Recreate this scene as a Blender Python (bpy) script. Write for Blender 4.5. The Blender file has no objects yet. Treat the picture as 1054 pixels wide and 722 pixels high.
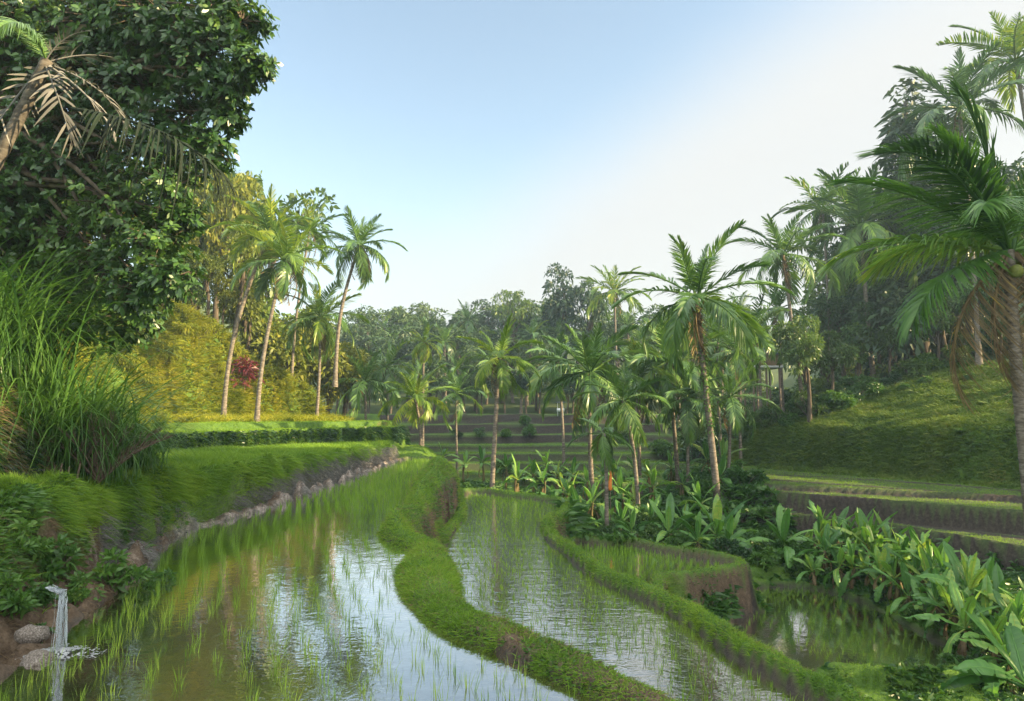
import bpy, math, random
import numpy as np
from mathutils import Vector, Matrix

rng = np.random.default_rng(11)
random.seed(11)
R = math.radians
C = bpy.context.scene.collection
scene = bpy.context.scene

# ------------------------------------------------------------------ camera
F = 703.0
PITCH = math.atan(69.0 / F)
cp, sp = math.cos(PITCH), math.sin(PITCH)


def ray(px, py):
    u = (px - 527.0) / F
    v = (361.0 - py) / F
    return u, cp - v * sp, sp + v * cp


def P(px, py, z):
    """photo pixel -> world x, y on the level z (eye at the origin, y into the picture)"""
    a, b, c = ray(px, py)
    t = z / c
    return (a * t, b * t)


def PD(px, py, Y):
    """photo pixel -> world point at distance Y"""
    a, b, c = ray(px, py)
    t = Y / b
    return (a * t, Y, c * t)


cam_d = bpy.data.cameras.new('camera')
cam = bpy.data.objects.new('camera', cam_d)
C.objects.link(cam)
cam_d.sensor_width = 36.0
cam_d.lens = F / 1054.0 * 36.0
cam_d.clip_start = 0.05
cam_d.clip_end = 6000
cam.location = (0, 0, 0)
cam.rotation_euler = (R(90) + PITCH, 0, 0)
scene.camera = cam

# ------------------------------------------------------------------ light
SUN_AZ, SUN_EL = 103.0, 21.5          # azimuth from +y towards +x
scene.view_settings.view_transform = 'Standard'
scene.view_settings.look = 'None'
scene.view_settings.gamma = 1.0
scene.view_settings.exposure = EXPOSURE = 2.08
w = bpy.data.worlds.new('World')
scene.world = w
w.use_nodes = True
nt = w.node_tree
nt.nodes.clear()
out = nt.nodes.new('ShaderNodeOutputWorld')
bg = nt.nodes.new('ShaderNodeBackground')
sky = nt.nodes.new('ShaderNodeTexSky')
sky.sky_type = 'NISHITA'
sky.sun_disc = False
sky.sun_elevation = R(SUN_EL)
sky.sun_rotation = R(SUN_AZ)
sky.air_density = 1.0
sky.dust_density = 1.2
sky.ozone_density = 1.6
bg.inputs['Strength'].default_value = 0.15
# a thin bright veil of high cloud lies over the sunward, lower right part of the sky; unseen bright cloud added overhead and behind as fill light
tc = nt.nodes.new('ShaderNodeTexCoord').outputs['Generated']
def wmath(op, a, b=None, clamp=False):
    m = nt.nodes.new('ShaderNodeMath'); m.operation = op; m.use_clamp = clamp
    for i, v in enumerate((a, b)):
        if v is None: continue
        if isinstance(v, (int, float)): m.inputs[i].default_value = v
        else: nt.links.new(v, m.inputs[i])
    return m.outputs[0]
def wmap(v, a, b):
    m = nt.nodes.new('ShaderNodeMapRange'); m.interpolation_type = 'SMOOTHERSTEP'
    m.inputs[1].default_value = a; m.inputs[2].default_value = b
    nt.links.new(v, m.inputs[0])
    return m.outputs[0]
def wmix(f, a, b):
    m = nt.nodes.new('ShaderNodeMix'); m.data_type = 'RGBA'
    nt.links.new(f, m.inputs[0]); nt.links.new(a, m.inputs[6])
    if isinstance(b, tuple): m.inputs[7].default_value = (*b, 1)
    else: nt.links.new(b, m.inputs[7])
    return m.outputs[2]
def dirv(az, el):
    return Vector((math.sin(R(az)) * math.cos(R(el)), math.cos(R(az)) * math.cos(R(el)), math.sin(R(el))))
vn = dirv(-9, 8).cross(dirv(34, 29)); vn.normalize()
if vn.z > 0: vn = -vn
dt = nt.nodes.new('ShaderNodeVectorMath'); dt.operation = 'DOT_PRODUCT'
nt.links.new(tc, dt.inputs[0]); dt.inputs[1].default_value = vn
wn = nt.nodes.new('ShaderNodeTexNoise'); wn.inputs['Scale'].default_value = 2.2; wn.inputs['Detail'].default_value = 5
nt.links.new(tc, wn.inputs['Vector'])
veil = wmath('ADD', dt.outputs['Value'], wmath('MULTIPLY', wmath('SUBTRACT', wn.outputs['Fac'], .5), .10))
veil = wmap(veil, -.16, .07)
sepz = nt.nodes.new('ShaderNodeSeparateXYZ'); nt.links.new(tc, sepz.inputs[0])
low = wmath('MULTIPLY', wmap(sepz.outputs['Z'], .40, .02), .62)
high = wmath('MULTIPLY', wmap(sepz.outputs['Z'], .60, .85), wmap(wn.outputs['Fac'], .30, .62))
back = wmath('MULTIPLY', wmap(sepz.outputs['Y'], -.1, -.6), wmap(wn.outputs['Fac'], .30, .62))
VB = 1.36
sm = nt.nodes.new('ShaderNodeMix'); sm.data_type = 'RGBA'; sm.blend_type = 'MULTIPLY'; sm.inputs[0].default_value = 1.0
nt.links.new(sky.outputs[0], sm.inputs[6]); sm.inputs[7].default_value = (.71, .625, .515, 1)
c1 = wmix(low, sm.outputs[2], (VB * .90, VB * .935, VB * .955))
c2 = wmix(wmath('MULTIPLY', veil, .93), c1, (VB, VB * .985, VB * .97))
c3 = wmix(wmath('MAXIMUM', high, back), c2, (VB * 4.0, VB * 4.0, VB * 3.9))
nt.links.new(c3, bg.inputs['Color'])
nt.links.new(bg.outputs[0], out.inputs[0])

sd = bpy.data.lights.new('sun', 'SUN')
sd.energy = 5.0
sd.angle = R(0.5)
sd.color = (1.0, 0.76, 0.42)
so = bpy.data.objects.new('sun', sd)
C.objects.link(so)
sdir = Vector((math.sin(R(SUN_AZ)) * math.cos(R(SUN_EL)), math.cos(R(SUN_AZ)) * math.cos(R(SUN_EL)), math.sin(R(SUN_EL))))
so.rotation_euler = sdir.to_track_quat('Z', 'Y').to_euler()
so.location = sdir * 100


# ------------------------------------------------------------------ helpers
def tag(o, label=None, cat=None, group=None, kind=None):
    if label: o['label'] = label
    if cat: o['category'] = cat
    if group: o['group'] = group
    if kind: o['kind'] = kind
    return o


def hash2(ix, iy, seed):
    h = (ix.astype(np.int64) * 374761393 + iy.astype(np.int64) * 668265263 + seed * 1442695) & 0x7fffffff
    h = ((h ^ (h >> 13)) * 1274126177) & 0x7fffffff
    h = h ^ (h >> 16)
    return (h & 0xffff) / 65535.0


def vnoise(x, y, scale, seed=0):
    x = np.asarray(x, float) / scale; y = np.asarray(y, float) / scale
    ix = np.floor(x); iy = np.floor(y)
    fx = x - ix; fy = y - iy
    fx = fx * fx * (3 - 2 * fx); fy = fy * fy * (3 - 2 * fy)
    a = hash2(ix, iy, seed); b = hash2(ix + 1, iy, seed)
    c = hash2(ix, iy + 1, seed); d = hash2(ix + 1, iy + 1, seed)
    return (a * (1 - fx) + b * fx) * (1 - fy) + (c * (1 - fx) + d * fx) * fy * 1.0


def fbm(x, y, scale, seed=0, oct=3):
    s = 0; amp = 1; tot = 0
    for k in range(oct):
        s = s + amp * (vnoise(x, y, scale / 2 ** k, seed + k * 17) - 0.5)
        tot += amp; amp *= 0.5
    return s / tot * 2


def smooth_closed(pts, n=6, closed=True):
    p = np.array(pts, float)
    m = len(p)
    res = []
    rngk = range(m) if closed else range(m - 1)
    for i in rngk:
        if closed:
            p0, p1, p2, p3 = p[i - 1], p[i], p[(i + 1) % m], p[(i + 2) % m]
        else:
            p0, p1, p2, p3 = p[max(i - 1, 0)], p[i], p[i + 1], p[min(i + 2, m - 1)]
        for k in range(n):
            t = k / n
            res.append(0.5 * ((2 * p1) + (-p0 + p2) * t + (2 * p0 - 5 * p1 + 4 * p2 - p3) * t * t + (-p0 + 3 * p1 - 3 * p2 + p3) * t ** 3))
    if not closed:
        res.append(p[-1])
    return np.array(res)


def sdist(x, y, poly, closed=True):
    """signed distance to a polygon, positive inside (or unsigned / left-positive for a line)"""
    x = np.asarray(x, float); y = np.asarray(y, float)
    d2 = np.full(x.shape, 1e18)
    inside = np.zeros(x.shape, bool)
    n = len(poly)
    for i in range(n if closed else n - 1):
        ax, ay = poly[i]; bx, by = poly[(i + 1) % n]
        ex, ey = bx - ax, by - ay
        l2 = ex * ex + ey * ey + 1e-12
        t = np.clip(((x - ax) * ex + (y - ay) * ey) / l2, 0, 1)
        dd = (x - ax - t * ex) ** 2 + (y - ay - t * ey) ** 2
        d2 = np.minimum(d2, dd)
        if closed and abs(ey) > 1e-12:
            c = ((ay > y) != (by > y)) & (x < ex * (y - ay) / ey + ax)
            inside ^= c
    d = np.sqrt(d2)
    return np.where(inside, d, -d) if closed else d


def ss(a, b, x):
    t = np.clip((x - a) / (b - a), 0, 1)
    return t * t * (3 - 2 * t)


def mesh_obj(name, verts, faces, mats, parent=None, attrs=None, smooth=False, midx=None, link=True):
    """verts (n,3); faces: list of int arrays (k,3) / (k,4)"""
    me = bpy.data.meshes.new(name)
    verts = np.ascontiguousarray(verts, dtype=np.float32)
    me.vertices.add(len(verts))
    me.vertices.foreach_set('co', verts.ravel())
    faces = [np.asarray(f, dtype=np.int32) for f in faces if len(f)]
    nl = sum(f.size for f in faces); nf = sum(len(f) for f in faces)
    me.loops.add(nl); me.polygons.add(nf)
    me.loops.foreach_set('vertex_index', np.concatenate([f.ravel() for f in faces]))
    starts = []; s = 0
    for f in faces:
        k = f.shape[1]
        starts.append(s + np.arange(len(f), dtype=np.int32) * k); s += f.size
    me.polygons.foreach_set('loop_start', np.concatenate(starts).astype(np.int32))
    if midx is not None:
        me.polygons.foreach_set('material_index', np.asarray(midx, np.int32))
    if smooth:
        me.polygons.foreach_set('use_smooth', np.ones(nf, bool))
    for k, v in (attrs or {}).items():
        a = me.attributes.new(k, 'FLOAT', 'POINT')
        a.data.foreach_set('value', np.asarray(v, np.float32))
    me.update(calc_edges=True)
    for m in (mats if isinstance(mats, (list, tuple)) else [mats]):
        me.materials.append(m)
    if not link:
        return me
    o = bpy.data.objects.new(name, me)
    C.objects.link(o)
    if parent is not None:
        o.parent = parent
    return o


class MB:
    """collects ribbons, tubes and raw faces into one mesh"""
    def __init__(s):
        s.v = []; s.q = []; s.t = []; s.a = []; s.n = 0; s.qm = []; s.tm = []

    def add(s, v, q=None, t=None, a=0.5, m=0):
        v = np.asarray(v, float)
        s.v.append(v)
        s.a.append(np.full(len(v), a) if np.isscalar(a) else np.asarray(a, float))
        if q is not None and len(q):
            s.q.append(np.asarray(q) + s.n); s.qm.append(np.full(len(q), m))
        if t is not None and len(t):
            s.t.append(np.asarray(t) + s.n); s.tm.append(np.full(len(t), m))
        s.n += len(v)

    def ribbons(s, cent, side, wid, a=None, m=0):
        """cent (N,K,3) side (N,3)|(N,K,3) wid (N,K)"""
        cent = np.asarray(cent, float); N, K, _ = cent.shape
        side = np.asarray(side, float)
        if side.ndim == 2: side = np.repeat(side[:, None, :], K, 1)
        wid = np.broadcast_to(wid, (N, K))
        o = side * wid[..., None] * 0.5
        v = np.stack([cent - o, cent + o], 2).reshape(N * K * 2, 3)
        base = (np.arange(N) * K * 2)[:, None] + (np.arange(K - 1) * 2)[None]
        q = np.stack([base, base + 1, base + 3, base + 2], -1).reshape(-1, 4)
        if a is None: a = rng.random(N)
        a = np.broadcast_to(np.asarray(a, float), (N,)) if np.ndim(a) < 2 else a
        av = np.repeat(a, K * 2) if np.ndim(a) == 1 else np.repeat(a.reshape(-1), 2)
        s.add(v, q=q, a=av, m=m)

    def tube(s, path, rad, n=8, a=0.5, m=0, cap=True):
        path = np.asarray(path, float); K = len(path)
        rad = np.broadcast_to(rad, (K,)) if np.ndim(rad) < 2 else rad
        tan = np.gradient(path, axis=0)
        tan /= np.linalg.norm(tan, axis=1)[:, None] + 1e-9
        up = np.array([0.31, 0.95, 0.05]) if abs(tan[0][1]) < 0.9 else np.array([1.0, 0.1, 0.2])
        s1 = np.cross(tan, up); s1 /= np.linalg.norm(s1, axis=1)[:, None] + 1e-9
        s2 = np.cross(tan, s1)
        th = np.arange(n) / n * 2 * math.pi
        v = path[:, None, :] + rad[:, None, None] * (s1[:, None, :] * np.cos(th)[None, :, None] + s2[:, None, :] * np.sin(th)[None, :, None])
        i = np.arange(K - 1)[:, None] * n; j = np.arange(n)[None]
        q = np.stack([i + j, i + (j + 1) % n, i + n + (j + 1) % n, i + n + j], -1).reshape(-1, 4)
        v = v.reshape(-1, 3)
        t = []
        if cap:
            v = np.vstack([v, path[-1:] + tan[-1:] * rad[-1] * 0.3])
            t = [[(K - 1) * n + k, (K - 1) * n + (k + 1) % n, K * n] for k in range(n)]
        s.add(v, q=q, t=t, a=a, m=m)

    def ball(s, c, r, n=10, k=7, a=0.5, m=0):
        th = np.linspace(0, math.pi, k); ph = np.arange(n) / n * 2 * math.pi
        r = np.broadcast_to(r, (3,))
        v = np.stack([np.outer(np.sin(th), np.cos(ph)), np.outer(np.sin(th), np.sin(ph)), np.outer(np.cos(th), np.ones(n))], -1) * r + np.asarray(c)
        i = np.arange(k - 1)[:, None] * n; j = np.arange(n)[None]
        q = np.stack([i + j, i + n + j, i + n + (j + 1) % n, i + (j + 1) % n], -1).reshape(-1, 4)
        s.add(v.reshape(-1, 3), q=q, a=a, m=m)

    def box(s, c, size, rz=0, a=0.5, m=0):
        c = np.asarray(c, float); h = np.asarray(size, float) / 2
        v = np.array([[x, y, z] for x in (-1, 1) for y in (-1, 1) for z in (-1, 1)]) * h
        ca, sa = math.cos(rz), math.sin(rz)
        v = np.stack([v[:, 0] * ca - v[:, 1] * sa, v[:, 0] * sa + v[:, 1] * ca, v[:, 2]], -1) + c
        s.add(v, q=[[0, 1, 3, 2], [4, 6, 7, 5], [0, 4, 5, 1], [2, 3, 7, 6], [0, 2, 6, 4], [1, 5, 7, 3]], a=a, m=m)

    def build(s, name, mats, parent=None, smooth=False, link=True):
        f = []; mi = []
        if s.q: f.append(np.concatenate(s.q)); mi.append(np.concatenate(s.qm))
        if s.t: f.append(np.concatenate(s.t)); mi.append(np.concatenate(s.tm))
        return mesh_obj(name, np.concatenate(s.v), f, mats, parent, {'tint': np.concatenate(s.a)}, smooth, np.concatenate(mi), link)


# ------------------------------------------------------------------ materials
def new_mat(name):
    m = bpy.data.materials.new(name)
    m.use_nodes = True
    n = m.node_tree
    n.nodes.clear()
    o = n.nodes.new('ShaderNodeOutputMaterial')
    return m, n, o


def ramp(n, fac, stops):
    r = n.nodes.new('ShaderNodeValToRGB')
    e = r.color_ramp.elements
    while len(e) < len(stops): e.new(0.5)
    for el, (p, c) in zip(e, stops):
        el.position = p; el.color = (*c, 1)
    if fac is not None: n.links.new(fac, r.inputs[0])
    return r.outputs[0]


def math_n(n, op, a, b=None, clamp=False):
    m = n.nodes.new('ShaderNodeMath'); m.operation = op; m.use_clamp = clamp
    for i, v in enumerate((a, b)):
        if v is None: continue
        if isinstance(v, (int, float)): m.inputs[i].default_value = v
        else: n.links.new(v, m.inputs[i])
    return m.outputs[0]


def mixc(n, fac, a, b, mode='MIX'):
    m = n.nodes.new('ShaderNodeMix'); m.data_type = 'RGBA'; m.blend_type = mode
    for i, v in ((0, fac), (6, a), (7, b)):
        if isinstance(v, (int, float)): m.inputs[i].default_value = v
        elif isinstance(v, tuple): m.inputs[i].default_value = (*v, 1)
        else: n.links.new(v, m.inputs[i])
    return m.outputs[2]


def noise(n, scale, detail=3, rough=0.6, vec=None, dim='3D'):
    t = n.nodes.new('ShaderNodeTexNoise')
    t.inputs['Scale'].default_value = scale; t.inputs['Detail'].default_value = detail; t.inputs['Roughness'].default_value = rough
    if vec is not None: n.links.new(vec, t.inputs['Vector'])
    return t.outputs['Fac']


def attr(n, name):
    a = n.nodes.new('ShaderNodeAttribute'); a.attribute_name = name
    return a.outputs['Fac']


def geo_pos(n):
    return n.nodes.new('ShaderNodeNewGeometry').outputs['Position']


def leaf_mat(name, stops, transl=0.35, rough=0.45, spec=0.35, objvar=0.35, patch=0.6, patch_scale=0.9):
    """foliage: per-leaf tint + per-object tint + slow patches pick from a ramp; some light passes through"""
    m, n, o = new_mat(name)
    t = attr(n, 'tint')
    oi = n.nodes.new('ShaderNodeObjectInfo').outputs['Random']
    ns = noise(n, patch_scale, 3, 0.6, geo_pos(n))
    f = math_n(n, 'MULTIPLY', t, 0.55)
    f = math_n(n, 'ADD', f, math_n(n, 'MULTIPLY', math_n(n, 'SUBTRACT', ns, 0.5), patch))
    f = math_n(n, 'ADD', f, math_n(n, 'MULTIPLY', math_n(n, 'SUBTRACT', oi, 0.5), objvar))
    f = math_n(n, 'ADD', f, 0.22, True)
    col = ramp(n, f, stops)
    b = n.nodes.new('ShaderNodeBsdfPrincipled')
    b.inputs['Roughness'].default_value = rough
    b.inputs['Specular IOR Level'].default_value = spec
    n.links.new(col, b.inputs['Base Color'])
    tr = n.nodes.new('ShaderNodeBsdfTranslucent')
    n.links.new(mixc(n, 1.0, col, (1.0, 1.0, 0.55), 'MULTIPLY'), tr.inputs['Color'])
    mx = n.nodes.new('ShaderNodeMixShader'); mx.inputs[0].default_value = transl
    n.links.new(b.outputs[0], mx.inputs[1]); n.links.new(tr.outputs[0], mx.inputs[2])
    n.links.new(mx.outputs[0], o.inputs[0])
    return m


def rough_mat(name, stops, scale=6, bump=0.3, rough=0.9, stretch=None, detail=5, dist=0.02):
    m, n, o = new_mat(name)
    tc = n.nodes.new('ShaderNodeTexCoord').outputs['Object']
    if stretch:
        mp = n.nodes.new('ShaderNodeMapping'); mp.inputs['Scale'].default_value = stretch
        n.links.new(tc, mp.inputs[0]); tc = mp.outputs[0]
    f = noise(n, scale, detail, 0.65, tc)
    col = ramp(n, f, stops)
    b = n.nodes.new('ShaderNodeBsdfPrincipled')
    b.inputs['Roughness'].default_value = rough; b.inputs['Specular IOR Level'].default_value = 0.2
    n.links.new(col, b.inputs['Base Color'])
    bp = n.nodes.new('ShaderNodeBump'); bp.inputs['Strength'].default_value = bump; bp.inputs['Distance'].default_value = dist
    n.links.new(f, bp.inputs['Height']); n.links.new(bp.outputs[0], b.inputs['Normal'])
    n.links.new(b.outputs[0], o.inputs[0])
    return m

# ------------------------------------------------------------------ the terraces, as outlines on the ground
ZA, ZB, ZC, ZD = -2.2, -3.3, -4.2, -5.3
A_shore_l = [(-4.1, 4.0), (-4.25, 5.6), P(56, 672, ZA), P(84, 640, ZA), P(130, 606, ZA), P(186, 552, ZA), P(236, 536, ZA), P(281, 523, ZA), P(326, 507, ZA), P(370, 491, ZA), P(414, 475, ZA)]
A_far = [(-5.3, 36.5), (-4.6, 37), P(447, 474.5, ZA), P(440, 483, ZA), P(430, 492, ZA)]
A_shore_r = [P(423, 499, ZA), P(427, 506, ZA), P(434, 516, ZA), P(420, 528, ZA), P(401, 539, ZA), P(396, 548, ZA), P(410, 556, ZA), P(431, 565, ZA), P(423, 577, ZA), P(411, 595, ZA), P(420, 612, ZA), P(445, 630, ZA), P(480, 648, ZA), P(510, 661, ZA), P(560, 687, ZA), P(612, 715, ZA), (1.45, 4.6), (2.7, 3.0), (3.2, 2.2)]
A_poly = smooth_closed(A_shore_l + A_far + A_shore_r + [(0, 1.6), (-3.8, 2.4)], 4)

AB_crest = [(-2.15, 27), (-2.0, 25), (-1.95, 22.8), (-2.05, 20.2), (-1.98, 17), (-1.72, 14.6), (-1.85, 13.3), (-1.62, 12.3), (-1.12, 11.5), (-.82, 10.5), (-.72, 9.6), (-.62, 8.6), (-.48, 7.8), (.05, 7.15), (.62, 6.4), (1.15, 5.6), (1.9, 4.6), (3.0, 3.3), (3.6, 2.2)]
M_poly = smooth_closed([(-3.2, 28.5)] + AB_crest + [(2.6, 2.4), (.9, 5.1), (-.1, 6.5), (-.95, 7.6), (-1.6, 9.4), (-1.7, 10.8), (-1.75, 11.5), (-2.35, 12.6), (-2.6, 13.6), (-2.3, 15.2), (-2.6, 16.6), (-2.9, 19), (-3.05, 22), (-3.5, 26)], 4)

off = 0.36
B_poly = smooth_closed([(-2.0, 29.6), (-1.75, 26.5), (-1.55, 24.5), (-1.5, 22.5), (-1.62, 19.8), (-1.58, 17.2), (-1.35, 14.6), (-1.45, 13.4), (-1.2, 12.5), (-.72, 11.7), (-.45, 10.6), (-.35, 9.6), (-.22, 8.8), (0.0, 8.15), (.45, 7.45), (1.0, 6.7), (1.55, 5.9), (2.3, 4.9), (3.4, 3.4), (5.2, 3.4)] +
                       [(4.9, 5.2), (4.1, 6.6), P(835, 723, ZB), P(797, 700, ZB), P(760, 681, ZB), P(725, 658, ZB), P(700, 640, ZB), P(672, 624, ZB), P(644, 611, ZB), P(616, 600, ZB), P(595, 585, ZB), P(577, 569, ZB), P(561, 556, ZB), P(556, 540, ZB), P(577, 527, ZB), P(572, 519, ZB), P(551, 515, ZB), P(520, 511.5, ZB), P(495, 508, ZB)], 4)
C_poly = smooth_closed([(2.15, 23.2), (3.0, 23.0), P(647, 562, ZC), P(676, 569, ZC), P(723, 577, ZC), P(752, 582, ZC), P(748, 586, ZC), P(700, 595, ZC), P(668, 600, ZC), (2.95, 15.4), (2.45, 15.6), (2.2, 17.5), (2.15, 20)], 4)
D_poly = smooth_closed([(6.6, 19.6), P(774, 609, ZD), P(800, 605, ZD), P(828, 606, ZD), P(868, 615, ZD), P(902, 627, ZD), P(953, 657, ZD), P(984, 676, ZD), P(984, 690, ZD), P(925, 695, ZD), P(882, 689, ZD), P(846, 691, ZD), (5.6, 14.2), (4.6, 15.0), (4.4, 16.0), (5.2, 17.3), P(770, 631, ZD), P(792, 631, ZD), P(788, 622, ZD)], 4)

E_poly = smooth_closed([(-6.35, 36.5), (-6.4, 30), (-6.5, 24), (-6.65, 18), (-6.85, 14.5), (-6.8, 12.2), (-6.5, 10.5), (-6.15, 8.6), (-5.9, 7.0), (-6.3, 5), (-7, 0), (-8.6, 0), (-7.7, 5), (-7.35, 8), (-7.1, 10.3), (-7.7, 12.3), (-9.8, 13.9), (-12.8, 17), (-15.2, 21), (-14, 32), (-9, 42), (-7, 42)], 4)
F_poly = smooth_closed([(-6.75, 38.6), (-8.3, 35), (-9.6, 31), (-10.9, 27), (-12.3, 23.2), (-13.6, 20.2), (-17, 18.5), (-21, 24), (-17, 36), (-12, 44), (-7.4, 43), (-6.6, 41)], 4)
G_poly = smooth_closed([(-7.6, 42), (-9.2, 38.5), (-10.4, 35), (-12.0, 31), (-13.4, 28.2), (-20, 30), (-15, 42), (-9, 46)], 4)

R1_poly = smooth_closed([(10.6, 38), (11.2, 35), (13.0, 33.4), (16.0, 31.6), (18.5, 30), (21.5, 28), (24, 25.5), (28, 17.5), (30.4, 13), (30.6, 15), (27.6, 23), (24.2, 31), (20.6, 37), (17.2, 43.5), (13, 46)], 4)
R2_poly = smooth_closed([(9.8, 36), (10.6, 33.4), (12.2, 31.6), (14, 30.2), (16, 28.3), (18.3, 25.9), (20.5, 23), (26, 13.5), (30, 8), (30.2, 13), (26, 23), (22, 31), (17, 37), (11.5, 40)], 4)
R3_poly = smooth_closed([(8.6, 38), (9.2, 32), (11.6, 30.5), (14, 28.6), (15.4, 26), (16.7, 22.4), (17.6, 20), (22.5, 10.5), (28, 6), (28.5, 11), (24, 20), (20, 28), (14, 35), (10, 39)], 4)
R4_poly = smooth_closed([(7.6, 30), (10.5, 28.3), (12.6, 26.2), (14, 23.5), (15.2, 20.5), (19, 10), (25, 5), (25, 10), (19, 21), (14, 29), (8.5, 34)], 4)

left_base = [(-11, -12), (-9.0, 2), (-7.6, 7.5), (-7.2, 10.3), (-7.9, 12.4), (-10.0, 13.8), (-13.0, 16.8), (-15.6, 20.5), (-16.2, 25), (-14.6, 30), (-12.6, 34), (-10.4, 38.4), (-9.7, 40.5), (-10.2, 43), (-14, 47), (-22, 54), (-27, 66), (-30, 90), (-34, 150), (-40, 300)]
left_base_s = smooth_closed(left_base, 4, False)
left_hill = np.vstack([left_base_s, [(-3000, 300), (-3000, -12)]])
right_base = [(40, -20), (34, 2), (30, 14), (27, 23), (23.6, 31), (20, 37), (16.6, 43.5), (14.6, 50), (13.8, 56), (16, 66), (20, 80), (24, 110), (28, 160), (30, 300)]
right_base_s = smooth_closed(right_base, 4, False)
right_hill = np.vstack([right_base_s, [(3000, 300), (3000, -20)]])

far_steps = [(46, -4.35), (48.5, -3.95), (51.5, -3.45), (54.5, -2.9), (58, -2.35), (62, -1.6), (66, -0.7), (71, 0.3)]


def lv(level, x, y):
    return level(x, y) if callable(level) else level


TERR = [  # polygon, level, bund width, bund height, wet bed
    (D_poly, ZD, .35, .20, True),
    (R4_poly, -4.95, .3, .05, False),
    (R3_poly, -4.2, .35, .10, False),
    (C_poly, ZC, .40, .24, True),
    (R2_poly, -3.42, .3, .07, False),
    (B_poly, ZB, .36, .22, True),
    (R1_poly, -3.25, .3, .07, False),
    (A_poly, ZA, .30, .14, True),
    (E_poly, lambda x, y: -0.90 - 0.0145 * y, .12, .0, False),
    (F_poly, -0.56, .10, .02, False),
    (G_poly, -0.25, .10, .02, False),
]


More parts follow.
